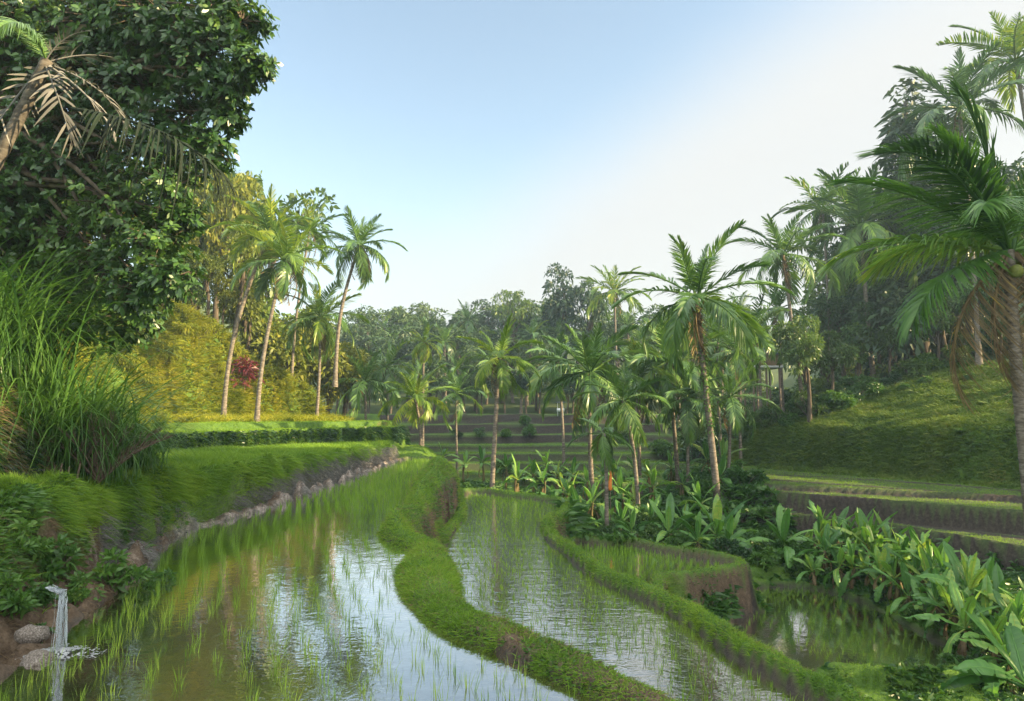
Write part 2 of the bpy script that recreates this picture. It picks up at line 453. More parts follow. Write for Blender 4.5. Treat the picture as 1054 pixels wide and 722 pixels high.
def height(x, y, detail=True):
    x = np.asarray(x, float); y = np.asarray(y, float)
    # valley floor
    h = -4.75 + 0.0 * x
    h = h + 0.9 * ss(2, -4, x) * ss(26, 34, y)            # higher at the left, behind the long paddy
    h = h - 0.75 * ss(24, 14, y) * ss(4, 7, x)
    h = h + 2.3 * ss(-2.6, -5.5, x) * ss(33, 40, y)
    h = h + 0.35 * fbm(x, y, 6, 3) * ss(20, 30, y)
    # stepped far terraces
    yy = y + 1.6 * fbm(x, y, 26, 5, 2) + 0.02 * (x - 3)
    far = -4.75 + 0 * x
    prev = -4.75
    for (ys, zs) in far_steps:
        far = far + (zs - prev) * ss(ys - 0.22, ys + 0.22, yy)
        # a grass lip in front of every step's flat
        far = far + 0.10 * np.exp(-((yy - ys - 0.45) / 0.22) ** 2)
        prev = zs
    mfar = ss(42, 45.5, yy)
    h = h * (1 - mfar) + far * mfar
    # far wooded slope
    t = np.maximum(yy - 76, 0)
    h = h + 0.16 * t + 0.0012 * np.minimum(t, 90) ** 2 * 0.6
    h = np.minimum(h, 26)
    # right hill
    tr = sdist(x, y, right_hill)
    tr = tr + 0.8 * fbm(x, y, 7, 21, 2)
    lip = 2.75 + 0.5 * fbm(x, y, 12, 31, 2)
    hill = -3.6 + (lip) * ss(0.0, 1.7, tr) + 0.33 * np.maximum(tr - 1.0, 0) + 0.0035 * np.clip(tr - 8, 0, 40) ** 2
    hill = np.where(tr > 0, np.minimum(hill, 30 + 0 * hill), -50)
    hill = hill - 2.5 * ss(46, 56, y) * (tr > 0)
    h = np.maximum(h, hill)
    # left hill
    tl = sdist(x, y, left_hill)
    tl = tl + 0.5 * fbm(x, y, 3.1, 41, 3)
    near = ss(17, 12, y)
    hl = -0.5 - 0.4 * near + (2.5 - 1.0 * near) * ss(0.0, 1.0, tl) + (0.62) * np.maximum(tl - 1.0, 0)
    hl = np.where(tl > 0, np.minimum(hl, 34), -50)
    h = np.maximum(h, hl)
    h = np.where((tl > 0) & (tl < 30), h + (0.35 * fbm(x, y, 1.6, 47, 3) + .9 * fbm(x, y, 4.2, 48, 2)) * ss(0.2, 2, tl), h)
    h = np.where(tr > 0, h + 0.30 * fbm(x, y, 2.6, 49, 3) * ss(0.8, 3, tr), h)
    water = np.zeros(x.shape)
    for i, (poly, level, bw, bh, wet) in enumerate(TERR):
        lo = poly.min(0) - 14; hi = poly.max(0) + 14
        k = (x > lo[0]) & (x < hi[0]) & (y > lo[1]) & (y < hi[1])
        if not k.any(): continue
        xs, ys = x[k], y[k]
        s = sdist(xs, ys, poly)
        s = s + 0.05 * fbm(xs, ys, 0.7, 60 + i, 2)
        L = lv(level, xs, ys)
        hh = h[k]
        t = np.maximum(-s - bw, 0)
        if i == 7:      # the near bank above the long paddy is eroded and slopes more on the left near the spring
            kdn, kup = 3.4, 6.0 - 4.7 * ss(12.0, 8.0, ys) * (xs < 0)
        elif i == 8:
            kdn, kup = 6.5 - 5.0 * ss(11.5, 8.5, ys), 4.0
        else:
            kdn, kup = 4.2, 3.2
        if i in (9, 10): kdn = 7.0
        top = L + bh * (0.75 + 0.5 * vnoise(xs, ys, 1.1, 80 + i))
        hh = np.clip(hh, top - kdn * t, top + kup * t)
        bund = top - 0.0 * s
        inside = L - (0.16 if wet else 0.0)
        prof = inside + (bund - inside) * ss(0.06, -0.16, s)
        prof = prof - (0.05 * ss(bw * 0.6, bw, -s) if bh > 0.1 else 0)
        hh = np.where(s > -bw, prof, hh)
        h[k] = hh
    # the grassy mound between the two long paddies
    s = sdist(x, y, M_poly)
    k = s > 0
    cap = 0.16 + 0.50 * ss(11.6, 13.5, y) - 0.25 * ss(26, 28.5, y)
    h = np.where(k, np.maximum(h, ZA - .10 + .19 * ss(0, .13, s) + cap * ss(0.0, 0.75, s) ** 0.8), h)
    if detail:
        sa = np.max([sdist(x, y, TERR[i][0]) for i in (0, 3, 5, 7)], axis=0)
        dry = ss(0.0, -0.15, sa)
        h = h + dry * (0.035 * fbm(x, y, 0.45, 90, 3) + 0.02 * fbm(x, y, 0.16, 95, 2))
        # lumpy, eroded bank on the left shore of the long paddy
        m = ss(-4.0, -4.6, x) * ss(-7.4, -6.4, x) * ss(34, 26, y) * dry
        h = h + m * (0.26 * fbm(x, y, 0.9, 101, 3) + 0.22 * fbm(x, y, 0.36, 103, 2) + .10 * fbm(x, y, .17, 105, 1))
    return h


def seg(a, b, step):
    return list(np.arange(a, b - 1e-6, step))


gx = np.array(seg(-300, -240, 20) + seg(-240, -60, 10) + seg(-60, -24, 1.0) + seg(-24, -8, .2) + seg(-8, 8, .075) + seg(8, 27, .2) + seg(27, 60, 1) + seg(60, 240, 10) + seg(240, 301, 20))
gy = np.array(seg(-120, -40, 10) + seg(-40, 2, 2) + seg(2, 14, .075) + seg(14, 30, .12) + seg(30, 48, .2) + seg(48, 80, .25) + seg(80, 260, 5) + seg(260, 341, 10))
GX, GY = np.meshgrid(gx, gy)
GZ = height(GX, GY)
nx, ny = len(gx), len(gy)
TV = np.stack([GX.ravel(), GY.ravel(), GZ.ravel()], -1)
ii = (np.arange(ny - 1)[:, None] * nx + np.arange(nx - 1)[None]).ravel()
TQ = np.stack([ii, ii + 1, ii + nx + 1, ii + nx], -1)
dzx = np.gradient(GZ, axis=1) / np.gradient(gx)[None, :]
dzy = np.gradient(GZ, axis=0) / np.gradient(gy)[:, None]
slope = np.sqrt(dzx ** 2 + dzy ** 2)
NZ = 1 / np.sqrt(1 + slope ** 2)


def ground_z(x, y):
    return float(height(np.array([x], float), np.array([y], float), False)[0])


def wet_dist(x, y):
    sa = np.max([sdist(x, y, TERR[i][0]) for i in (0, 3, 5, 7)], axis=0)
    sm = sdist(x, y, M_poly)
    return np.where(sm > -.03, np.minimum(sa, -sm - .06), sa)


def soil_mask(x, y, z, nz):
    """0 grass .. 1 bare earth"""
    sa = wet_dist(x, y)
    n1 = vnoise(x, y, 0.6, 201); n2 = vnoise(x, y, 0.22, 203)
    steep = ss(0.62, 0.34, nz)
    tall = np.maximum(ss(-2.7, -2.4, x) * (y > 11.3) * (y < 29) * (x < -.8) * ss(-1.72, -1.85, z) * (z < -1.7), (x > 1.2) * (y > 15.5) * (y < 27) * (z < -3.35))
    so = steep * ss(0.25, 0.6, n1 * .55 + n2 * .45 + 0.10) * np.maximum(tall * ss(.0, .3, tall), 0.0)
    so = np.maximum(so, steep * (x < -4) * ss(.55, .8, n1 * .5 + n2 * .5) * .8)
    # left eroded bank: lower two thirds bare
    lb = ss(-4.2, -4.5, x) * ss(-6.7, -6.1, x) * ss(38, 34, y)
    so = np.maximum(so, lb * ss(-1.40, -1.60, z + 0.45 * (n1 - .5) + .2 * (n2 - .5)))
    lb2 = ss(-3.9, -4.2, x) * ss(10.5, 8.5, y) * ss(-6.6, -5.6, x)
    so = np.maximum(so, lb2 * ss(-1.0, -1.35, z + 0.5 * (n1 - .5)))
    # near stretch of the first bund is trodden earth
    nb = ss(8.2, 6.8, y) * (x > -1.2) * (x < 3) * (z > -2.6)
    so = np.maximum(so, nb * ss(0.36, 0.60, n1 * .5 + n2 * .5 + 0.05))
    # far terrace risers and right mud steps
    inr = (x > 6.5) & (y > 15) & (y < 50) & (z > -5.4) & (z < -3.05) & (sdist(x, y, right_hill) < -.2)
    for q in (R1_poly, R2_poly, R3_poly, R4_poly):
        sq = sdist(x, y, q)
        so = np.maximum(so, inr * ss(-.27, -.33, sq) * ss(-.95, -.8, sq))
        so = np.maximum(so, inr * .55 * ss(.10, .25, sq))
    stair = (y > 45) & (y < 76) & (x > -14) & (x < 15)
    so = np.where(stair, np.maximum(so, ss(.9, .6, nz)), so)
    tlh = sdist(x, y, left_hill)
    onl = (tlh > -.3) & (y > 14)
    so = np.where(onl, so * ss(33.5, 37, y + 1.5 * (n1 - .5)) * ss(2.6, 1.4, tlh + .8 * (n2 - .5)), so)
    trh = sdist(x, y, right_hill)
    so = np.where((trh > -.2) & (y < 60), so * .35, so)
    so = np.maximum(so, ((tlh > -.2) & (tlh < 1.2) & (y < 14.5)) * .85)
    so = np.where((y > 76) | ((trh > 9) & (y > 30)), .55, so)
    # under water: mud
    so = np.where(sa > -0.035, 1.0, so)
    return so


SOIL = soil_mask(GX.ravel(), GY.ravel(), GZ.ravel(), NZ.ravel())
WETM = wet_dist(GX.ravel(), GY.ravel())
_gx, _gy, _gz = GX.ravel(), GY.ravel(), GZ.ravel()
WET = np.max([ss(-.09, -.03, sdist(_gx, _gy, TERR[i][0])) * ss(.13, .05, _gz - TERR[i][1]) for i in (0, 3, 5, 7)], axis=0)
PALE = ss(-4.2, -4.5, GX.ravel()) * ss(-6.9, -6.2, GX.ravel()) * ss(38, 34, GY.ravel()) * ss(9.5, 11, GY.ravel()) * ss(.85, .6, NZ.ravel()) * ss(0.30, .52, vnoise(GX.ravel(), GY.ravel() * 0.5, .9, 301) * .6 + .4 * vnoise(GX.ravel(), GY.ravel(), .3, 303) + .1)
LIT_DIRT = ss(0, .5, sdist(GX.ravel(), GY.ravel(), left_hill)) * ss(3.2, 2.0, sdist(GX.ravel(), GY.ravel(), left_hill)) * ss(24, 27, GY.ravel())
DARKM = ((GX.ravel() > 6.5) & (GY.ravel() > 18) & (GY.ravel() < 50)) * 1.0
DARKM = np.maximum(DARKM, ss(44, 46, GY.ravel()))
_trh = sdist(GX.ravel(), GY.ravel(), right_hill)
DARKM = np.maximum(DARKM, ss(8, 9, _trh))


def ground_material():
    m, n, o = new_mat('terrace_ground')
    pos = geo_pos(n)
    n1 = noise(n, 1.3, 5, .65, pos); n2 = noise(n, 9, 4, .7, pos); n3 = noise(n, 40, 3, .7, pos)
    grass = ramp(n, math_n(n, 'ADD', math_n(n, 'MULTIPLY', n1, .5), math_n(n, 'MULTIPLY', n2, .5)), [(.3, (.030, .062, .010)), (.5, (.058, .115, .018)), (.7, (.105, .165, .028))])
    soil = ramp(n, math_n(n, 'ADD', math_n(n, 'MULTIPLY', n2, .6), math_n(n, 'MULTIPLY', n3, .4)), [(.3, (.030, .021, .014)), (.5, (.075, .053, .034)), (.72, (.150, .112, .075))])
    pale = ramp(n, math_n(n, 'ADD', math_n(n, 'MULTIPLY', n2, .5), math_n(n, 'MULTIPLY', n3, .5)), [(.38, (.06, .047, .038)), (.5, (.24, .20, .17)), (.62, (.46, .42, .37))])
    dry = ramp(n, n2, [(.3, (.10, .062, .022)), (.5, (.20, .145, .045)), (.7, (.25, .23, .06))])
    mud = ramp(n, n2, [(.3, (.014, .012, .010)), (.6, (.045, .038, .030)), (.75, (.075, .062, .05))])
    soil = mixc(n, attr(n, 'pale'), soil, pale)
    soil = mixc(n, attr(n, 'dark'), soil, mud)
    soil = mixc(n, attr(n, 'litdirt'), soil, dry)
    col = mixc(n, attr(n, 'soil'), grass, soil)
    wet = attr(n, 'wet')
    col = mixc(n, wet, col, mud)
    b = n.nodes.new('ShaderNodeBsdfPrincipled')
    n.links.new(col, b.inputs['Base Color'])
    n.links.new(math_n(n, 'SUBTRACT', .95, math_n(n, 'MULTIPLY', wet, .45)), b.inputs['Roughness'])
    b.inputs['Specular IOR Level'].default_value = .2
    bp = n.nodes.new('ShaderNodeBump'); bp.inputs['Strength'].default_value = .7; bp.inputs['Distance'].default_value = .04
    n.links.new(math_n(n, 'ADD', n2, math_n(n, 'MULTIPLY', n3, .5)), bp.inputs['Height'])
    n.links.new(bp.outputs[0], b.inputs['Normal'])
    n.links.new(b.outputs[0], o.inputs[0])
    return m


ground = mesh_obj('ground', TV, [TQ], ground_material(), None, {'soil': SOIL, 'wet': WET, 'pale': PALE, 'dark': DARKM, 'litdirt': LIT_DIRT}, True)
tag(ground, 'terraced valley ground of grass banks, earth walls and mud', kind='structure')


# ------------------------------------------------------------------ water
def water_material(rip, sx, gl):
    m, n, o = new_mat('paddy_water')
    pos = geo_pos(n)
    mp = n.nodes.new('ShaderNodeMapping'); mp.inputs['Scale'].default_value = (sx, 1, 1)
    n.links.new(pos, mp.inputs[0])
    a = noise(n, 3.2, 3, .55, mp.outputs[0]); b2 = noise(n, 17, 2, .5, mp.outputs[0])
    mudf = noise(n, 1.1, 4, .6, pos)
    col = ramp(n, mudf, [(.3, (.016, .013, .007)), (.55, (.040, .031, .015)), (.75, (.065, .052, .026))])
    d = n.nodes.new('ShaderNodeBsdfDiffuse'); n.links.new(col, d.inputs[0])
    g = n.nodes.new('ShaderNodeBsdfGlossy'); g.inputs['Roughness'].default_value = gl
    g.inputs['Color'].default_value = (.97, .97, .97, 1)
    bp = n.nodes.new('ShaderNodeBump'); bp.inputs['Strength'].default_value = rip; bp.inputs['Distance'].default_value = .03
    n.links.new(math_n(n, 'ADD', a, math_n(n, 'MULTIPLY', b2, .35)), bp.inputs['Height'])
    n.links.new(bp.outputs[0], g.inputs['Normal'])
    fr = n.nodes.new('ShaderNodeFresnel'); fr.inputs[0].default_value = 1.9
    n.links.new(bp.outputs[0], fr.inputs['Normal'])
    mx = n.nodes.new('ShaderNodeMixShader')
    n.links.new(math_n(n, 'MULTIPLY', fr.outputs[0], 2.4, True), mx.inputs[0])
    n.links.new(d.outputs[0], mx.inputs[1]); n.links.new(g.outputs[0], mx.inputs[2])
    n.links.new(mx.outputs[0], o.inputs[0])
    return m


MW = water_material(.13, 1.0, .035)
MWB = water_material(.34, .5, .06)


def water_sheet(name, poly, z, mat=None):
    """a sheet of water that reaches a little into the bund all round"""
    c = poly.mean(0)
    d = np.gradient(poly, axis=0)
    nn = np.stack([d[:, 1], -d[:, 0]], -1); nn /= np.linalg.norm(nn, axis=1)[:, None] + 1e-9
    area = 0.5 * np.sum(poly[:, 0] * np.roll(poly[:, 1], -1) - np.roll(poly[:, 0], -1) * poly[:, 1])
    if area < 0: nn = -nn
    pp = poly + nn * 0.12
    me = bpy.data.meshes.new(name)
    me.from_pydata([(x, y, z) for x, y in pp], [], [list(range(len(pp)))])
    me.materials.append(mat or MW)
    o = bpy.data.objects.new(name, me); C.objects.link(o)
    if me.polygons[0].normal.z < 0:
        me.flip_normals()
    return o


for nm, pl, z, lab in (('water_long_paddy', A_poly, ZA, 'brown reflecting water of the near long paddy'), ('water_middle_paddy', B_poly, ZB, 'silvery water of the middle paddy'),
                       ('water_small_paddy', C_poly, ZC, 'water of the small green paddy'), ('water_low_paddy', D_poly, ZD, 'dark water of the lowest paddy')):
    tag(water_sheet('water', pl, z, MWB if pl is B_poly else MW), lab, kind='structure')

# ------------------------------------------------------------------ plant materials
M_GRASS = leaf_mat('short_grass', [(0, (.048, .11, .013)), (.35, (.110, .22, .020)), (.7, (.205, .33, .032)), (1, (.34, .38, .07))], .40, .55, .25, 0, .75, .8)
M_RICE = leaf_mat('rice_blades', [(0, (.075, .16, .018)), (.5, (.17, .30, .03)), (1, (.34, .44, .07))], .45, .5, .25, .5, .5, .6)
M_PALM = leaf_mat('palm_leaf', [(0, (.026, .070, .018)), (.45, (.064, .145, .030)), (.8, (.125, .225, .042)), (1, (.27, .30, .055))], .30, .38, .5, .5, .5, .5)
M_PALMB = leaf_mat('palm_leaf_bright', [(0, (.040, .115, .020)), (.45, (.095, .215, .032)), (.8, (.18, .31, .045)), (1, (.34, .36, .06))], .40, .38, .5, .5, .5, .8)  # palm leaf copy brightened as if light came through the fronds
M_PALMY = leaf_mat('palm_leaf_sunlit', [(0, (.045, .10, .014)), (.5, (.115, .21, .020)), (.85, (.26, .31, .03)), (1, (.40, .34, .06))], .42, .42, .4, .4, .7, .8)  # yellower palm leaf copy, sunlight put into the colour
M_DEAD = leaf_mat('dead_frond_leaf', [(0, (.060, .045, .032)), (.5, (.150, .110, .065)), (.8, (.24, .18, .09)), (1, (.38, .27, .05))], .15, .8, .1, .3, .6, 1.2)
M_GREY = leaf_mat('withered_frond_leaf', [(0, (.05, .05, .048)), (.5, (.125, .124, .118)), (1, (.25, .245, .235))], .12, .8, .1, .3, .5, 1.2)  # grey lowered so the withered fronds look shaded
M_DARKF = leaf_mat('sugar_palm_leaf', [(0, (.006, .010, .007)), (.6, (.012, .020, .011)), (1, (.03, .045, .02))], .05, .75, .12, .2, .4, 1)  # dark leaf, darkened further in place of shade on the hanging frond
M_BAN = leaf_mat('banana_leaf', [(0, (.045, .130, .028)), (.45, (.095, .235, .046)), (.8, (.175, .340, .065)), (1, (.34, .42, .08))], .42, .36, .5, .8, .5, .7)
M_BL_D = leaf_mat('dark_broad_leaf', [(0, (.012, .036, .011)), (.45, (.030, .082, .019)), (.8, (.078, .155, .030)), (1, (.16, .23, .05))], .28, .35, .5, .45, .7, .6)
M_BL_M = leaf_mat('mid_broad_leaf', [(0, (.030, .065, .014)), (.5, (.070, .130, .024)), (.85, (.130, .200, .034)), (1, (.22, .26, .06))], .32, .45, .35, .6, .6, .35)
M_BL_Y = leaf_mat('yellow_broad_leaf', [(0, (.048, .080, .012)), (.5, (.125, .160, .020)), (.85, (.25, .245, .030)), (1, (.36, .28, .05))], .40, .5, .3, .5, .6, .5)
M_FOR = leaf_mat('far_forest_leaf', [(0, (.018, .042, .018)), (.5, (.040, .080, .030)), (.85, (.075, .125, .040)), (1, (.12, .16, .05))], .25, .5, .3, .7, .5, .12)
M_CONI = leaf_mat('dark_feather_leaf', [(0, (.012, .028, .016)), (.5, (.028, .058, .028)), (1, (.06, .10, .045))], .2, .5, .3, .3, .5, .4)
M_TALL = leaf_mat('elephant_grass_blade', [(0, (.024, .068, .016)), (.45, (.050, .130, .024)), (.8, (.095, .195, .036)), (1, (.22, .30, .08))], .42, .40, .5, .3, .6, .9)
M_HILLG = leaf_mat('bank_long_grass', [(0, (.065, .105, .012)), (.4, (.165, .21, .018)), (.75, (.31, .31, .028)), (1, (.44, .34, .06))], .45, .6, .2, 0, .8, .5)
M_RBANK = leaf_mat('bank_low_plants', [(0, (.045, .085, .016)), (.4, (.085, .150, .024)), (.75, (.145, .205, .034)), (1, (.26, .22, .08))], .35, .6, .2, 0, .9, .45)
M_RED = leaf_mat('red_leaf', [(0, (.045, .012, .016)), (.5, (.12, .022, .032)), (1, (.20, .06, .05))], .35, .4, .4, .3, .4, 1.5)
M_COVER = leaf_mat('creeping_plant_leaf', [(0, (.020, .060, .014)), (.45, (.050, .125, .022)), (.8, (.100, .200, .034)), (1, (.19, .26, .05))], .35, .4, .4, .3, .7, 1.2)
M_TRUNK = rough_mat('palm_bark', [(.3, (.055, .046, .036)), (.5, (.13, .112, .09)), (.7, (.24, .215, .18))], 5, .8, .9, (1, 1, 3.5))
M_TRUNKD = rough_mat('shaded_palm_bark', [(.3, (.030, .026, .022)), (.5, (.075, .066, .056)), (.7, (.15, .135, .115))], 5, .8, .9, (1, 1, 3.5))  # darker copy of the palm bark, shade put into the colour
M_BARK = rough_mat('tree_bark', [(.3, (.030, .024, .018)), (.55, (.085, .068, .05)), (.75, (.17, .145, .115))], 7, .8, .9, (1, 1, .35))
M_STEM = rough_mat('banana_stem', [(.3, (.045, .035, .016)), (.5, (.10, .085, .035)), (.7, (.17, .15, .07))], 6, .4, .7, (1, 1, .3))
M_TWIG = rough_mat('dry_twig', [(.3, (.045, .032, .024)), (.6, (.12, .09, .065))], 20, .4)
M_NUT = rough_mat('coconut_husk', [(.3, (.10, .13, .03)), (.6, (.19, .20, .05))], 8, .2, .5)
M_NUTB = rough_mat('old_coconut_husk', [(.3, (.035, .022, .014)), (.6, (.09, .06, .035))], 8, .3, .7)


def unit(v):
    return v / (np.linalg.norm(v, axis=-1, keepdims=True) + 1e-9)


# ------------------------------------------------------------------ palms
def frond_mesh(name, mat, npair, K, bend, droop, leaf=.24, width=.034, seed=0, ragged=.0, twist=0.0, rach=.022):
    """a unit-length feather frond leaving the crown along +x; bend = how far the rib arches over (radians)"""
    g = np.random.default_rng(seed)
    n = 15
    s = np.linspace(0, 1, n)
    th = .10 - bend * s ** 1.7
    st = 1.0 / (n - 1)
    px = np.concatenate([[0], np.cumsum(np.cos((th[1:] + th[:-1]) / 2)) * st])
    pz = np.concatenate([[0], np.cumsum(np.sin((th[1:] + th[:-1]) / 2)) * st])
    py = twist * s ** 2 * .25
    path = np.stack([px, py, pz], -1)
    mb = MB()
    mb.tube(path, rach * (1.05 - s) ** .7 * .55 + .0015, 5, a=.55, m=0)
    q = np.linspace(.10, 1.0, npair)
    q = np.repeat(q, 2); sgn = np.tile([1.0, -1.0], npair)
    q = np.clip(q + g.normal(0, .25 / npair, len(q)), .08, 1)
    keep = g.random(len(q)) > ragged
    q, sgn = q[keep], sgn[keep]
    base = np.stack([np.interp(q, s, path[:, k]) for k in range(3)], -1)
    ang = np.interp(q, s, th)
    tan = np.stack([np.cos(ang), np.zeros_like(ang), np.sin(ang)], -1)
    up = np.stack([-np.sin(ang), np.zeros_like(ang), np.cos(ang)], -1)
    sd_ = np.array([0, 1.0, 0])[None] * sgn[:, None]
    sweep = np.interp(q, [0, .5, 1], [.55, .75, 1.25]) + g.normal(0, .08, len(q))
    lift = g.normal(.30, .12, len(q))
    d = unit(tan * np.sin(sweep)[:, None] + sd_ * np.cos(sweep)[:, None] + up * lift[:, None])
    ln = leaf * np.interp(q, [.08, .25, .55, .85, 1.0], [.50, .92, 1.0, .72, .34]) * g.uniform(.85, 1.08, len(q))
    t = np.linspace(0, 1, K)
    dr = droop * g.uniform(.7, 1.3, len(q))
    cent = base[:, None] + d[:, None] * (ln[:, None] * (t - .18 * (dr[:, None] > .9) * t ** 2))[..., None]
    cent[..., 2] -= ln[:, None] * dr[:, None] * t[None] ** 1.8
    cent[..., 1] += ln[:, None] * g.normal(0, .06, len(q))[:, None] * t[None] ** 2
    side = unit(tan - d * np.sum(tan * d, -1, keepdims=True))
    wp = np.interp(t, [0, .25, .7, 1], [.45, 1, .75, .06])
    mb.ribbons(cent, side, width * wp[None] * g.uniform(.8, 1.15, (len(q), 1)), a=np.clip(g.normal(.5, .22, len(q)), 0, 1))
    return mb.build(name, mat, link=False, smooth=False)


HANG = None
LOD = {}
for key, (npair, K, width) in {'hi': (86, 6, .0135), 'mid': (44, 4, .026), 'low': (24, 3, .045)}.items():
    for mk, mat in (('g', M_PALM), ('y', M_PALMY), ('d', M_DEAD)):
        sets = []
        for j, (bend, droop) in enumerate([(.40, .15), (.65, .28), (.95, .42), (1.3, .60), (1.7, .85)]):
            if mk == 'd':
                sets.append(frond_mesh('dead_frond', mat, int(npair * .8), K, bend * .8, droop + .5, .22, width * .75, 900 + j, .35, rng.normal()))
            else:
                sets.append(frond_mesh('frond', mat, npair, K, bend, droop, .25, width, 50 + j * 7, .02, rng.normal()))
        LOD[key, mk] = sets


HANG = [frond_mesh('frond', M_PALMB, 92, 6, b_, d_, .30, .0125, 860 + i, .02, tw) for i, (b_, d_, tw) in enumerate([(.70, .62, .3), (1.0, .72, -.2), (.50, .45, .1)])]
HANGD = [frond_mesh('dead_frond', M_DEAD, 80, 6, 1.0, 1.15, .26, .009, 880, .12, .3)]


def inst(name, me, parent, loc=(0, 0, 0), rot=(0, 0, 0), sc=(1, 1, 1)):
    o = bpy.data.objects.new(name, me)
    C.objects.link(o)
    o.parent = parent
    o.location = loc; o.rotation_euler = rot; o.scale = sc if np.ndim(sc) else (sc, sc, sc)
    return o


def empty(name, loc, label, cat, group=None):
    o = bpy.data.objects.new(name, None)
    C.objects.link(o)
    o.empty_display_size = .2
    o.location = loc
    return tag(o, label, cat, group)


def palm(label, crown, base, Y, reach, n=20, lod='mid', mk='g', dead=2, nuts=0, group=None, seed=0, r=None, bark=None, bow=.0, ivy=False, ymix=.0, up=80, low=-35, az0=None, Yb=None, name='coconut_palm', basez=None):
    """crown, base: where its heart and foot stand (photo pixel at distance Y); reach: frond length in photo pixels at that distance"""
    g = np.random.default_rng(seed + 1000)
    top = np.array(PD(*crown, Y))
    Yb = Yb or Y
    b = np.array(PD(*base, Yb))
    b[2] = (basez if basez is not None else ground_z(b[0], b[1])) - .1
    root = empty(name, b, label, 'palm', group)
    L = reach / F * Y
    h = top - b
    r = r or max(.085, .030 * L + .02)
    tt = np.linspace(0, 1, 22)
    path = tt[:, None] * h[None]
    horiz = np.array([h[0], h[1], 0.0])
    path -= horiz[None] * (np.sin(tt * math.pi) * (.16 + bow))[:, None]
    path[:, 0] += np.sin(tt * 5 + seed) * .04 * r / .1
    rad = r * (1 + .55 * np.exp(-tt * 14) - .28 * tt)
    mb = MB()
    k = int(max(22, min(90, np.linalg.norm(h) / .14)))
    t2 = np.linspace(0, 1, k)
    p2 = np.stack([np.interp(t2, tt, path[:, c]) for c in range(3)], -1)
    r2 = np.interp(t2, tt, rad) * (1 + .07 * (np.arange(k) % 2))
    mb.tube(p2, r2, 9)
    tr = mb.build('trunk', bark or M_TRUNK, root, True)
    if ivy:
        iv = MB(); m = 900
        q = g.beta(1.2, 1.0, m) * .75 + .15
        q = q[(vnoise(q * 30, q * 0, 1.6, seed) > .34)]; m = len(q)
        pc = np.stack([np.interp(q, tt, path[:, c]) for c in range(3)], -1)
        a = g.uniform(0, 6.28, m)
        dd = np.stack([np.cos(a), np.sin(a), g.normal(-.2, .5, m)], -1)
        l = g.uniform(.06, .15, m)
        c0 = pc + dd * (r * .9)
        cent = np.stack([c0, c0 + dd * l[:, None] * .6, c0 + dd * l[:, None] - np.array([0, 0, .03])], 1)
        iv.ribbons(cent, unit(np.cross(dd, [0, 0, 1.0])), np.array([.02, .09, .02])[None])
        iv.build('creeper', M_COVER, root)
    ga = 2.39996
    a0 = az0 if az0 is not None else g.uniform(0, 6.28)
    for i in range(n):
        f = (i + .5) / n
        pit = up + (low - up) * f ** .85 + g.normal(0, 5)
        a = a0 + i * ga + g.normal(0, .12)
        j = min(4, int(f * 4.2 + g.uniform(0, .9)))
        me = LOD[lod, ('y' if g.random() < ymix else mk)][j]
        sc = L * (1.0 + .12 * (f > .3)) * g.uniform(.88, 1.08) * (.82 if f < .12 else 1)
        inst('frond', me, root, path[-1] + np.array([math.cos(a), math.sin(a), 0]) * r * .6, (g.normal(0, .18), -R(pit), a), (sc, sc * g.uniform(.85, 1.05), sc))
    for i in range(dead):
        a = a0 + (n + i) * ga + g.normal(0, .5)
        sc = L * g.uniform(.7, .95)
        inst('dead_frond', LOD[lod, 'd'][3 + (i % 2)], root, path[-1] + np.array([math.cos(a), math.sin(a), -.3]) * r, (g.normal(0, .3), R(58 + g.uniform(0, 20)), a), (sc, sc * .6, sc))
    for i in range(nuts):
        a = i * 2.1 + g.uniform(0, .6)
        rr = .30
        nb = MB(); nb.ball((0, 0, 0), (.13, .13, .16), 10, 7)
        inst('coconut', NUTB if i % 4 == 3 else NUT, root, path[-1] + np.array([math.cos(a) * rr, math.sin(a) * rr, -.28 - .16 * (i % 3)]), (g.normal(0, .4), g.normal(0, .4), 0), g.uniform(.85, 1.1))
    return root


_n = MB(); _n.ball((0, 0, 0), (.13, .13, .165), 12, 8); NUT = _n.build('coconut', M_NUT, link=False, smooth=True)
_n = MB(); _n.ball((0, 0, 0), (.12, .12, .15), 12, 8); NUTB = _n.build('coconut', M_NUTB, link=False, smooth=True)


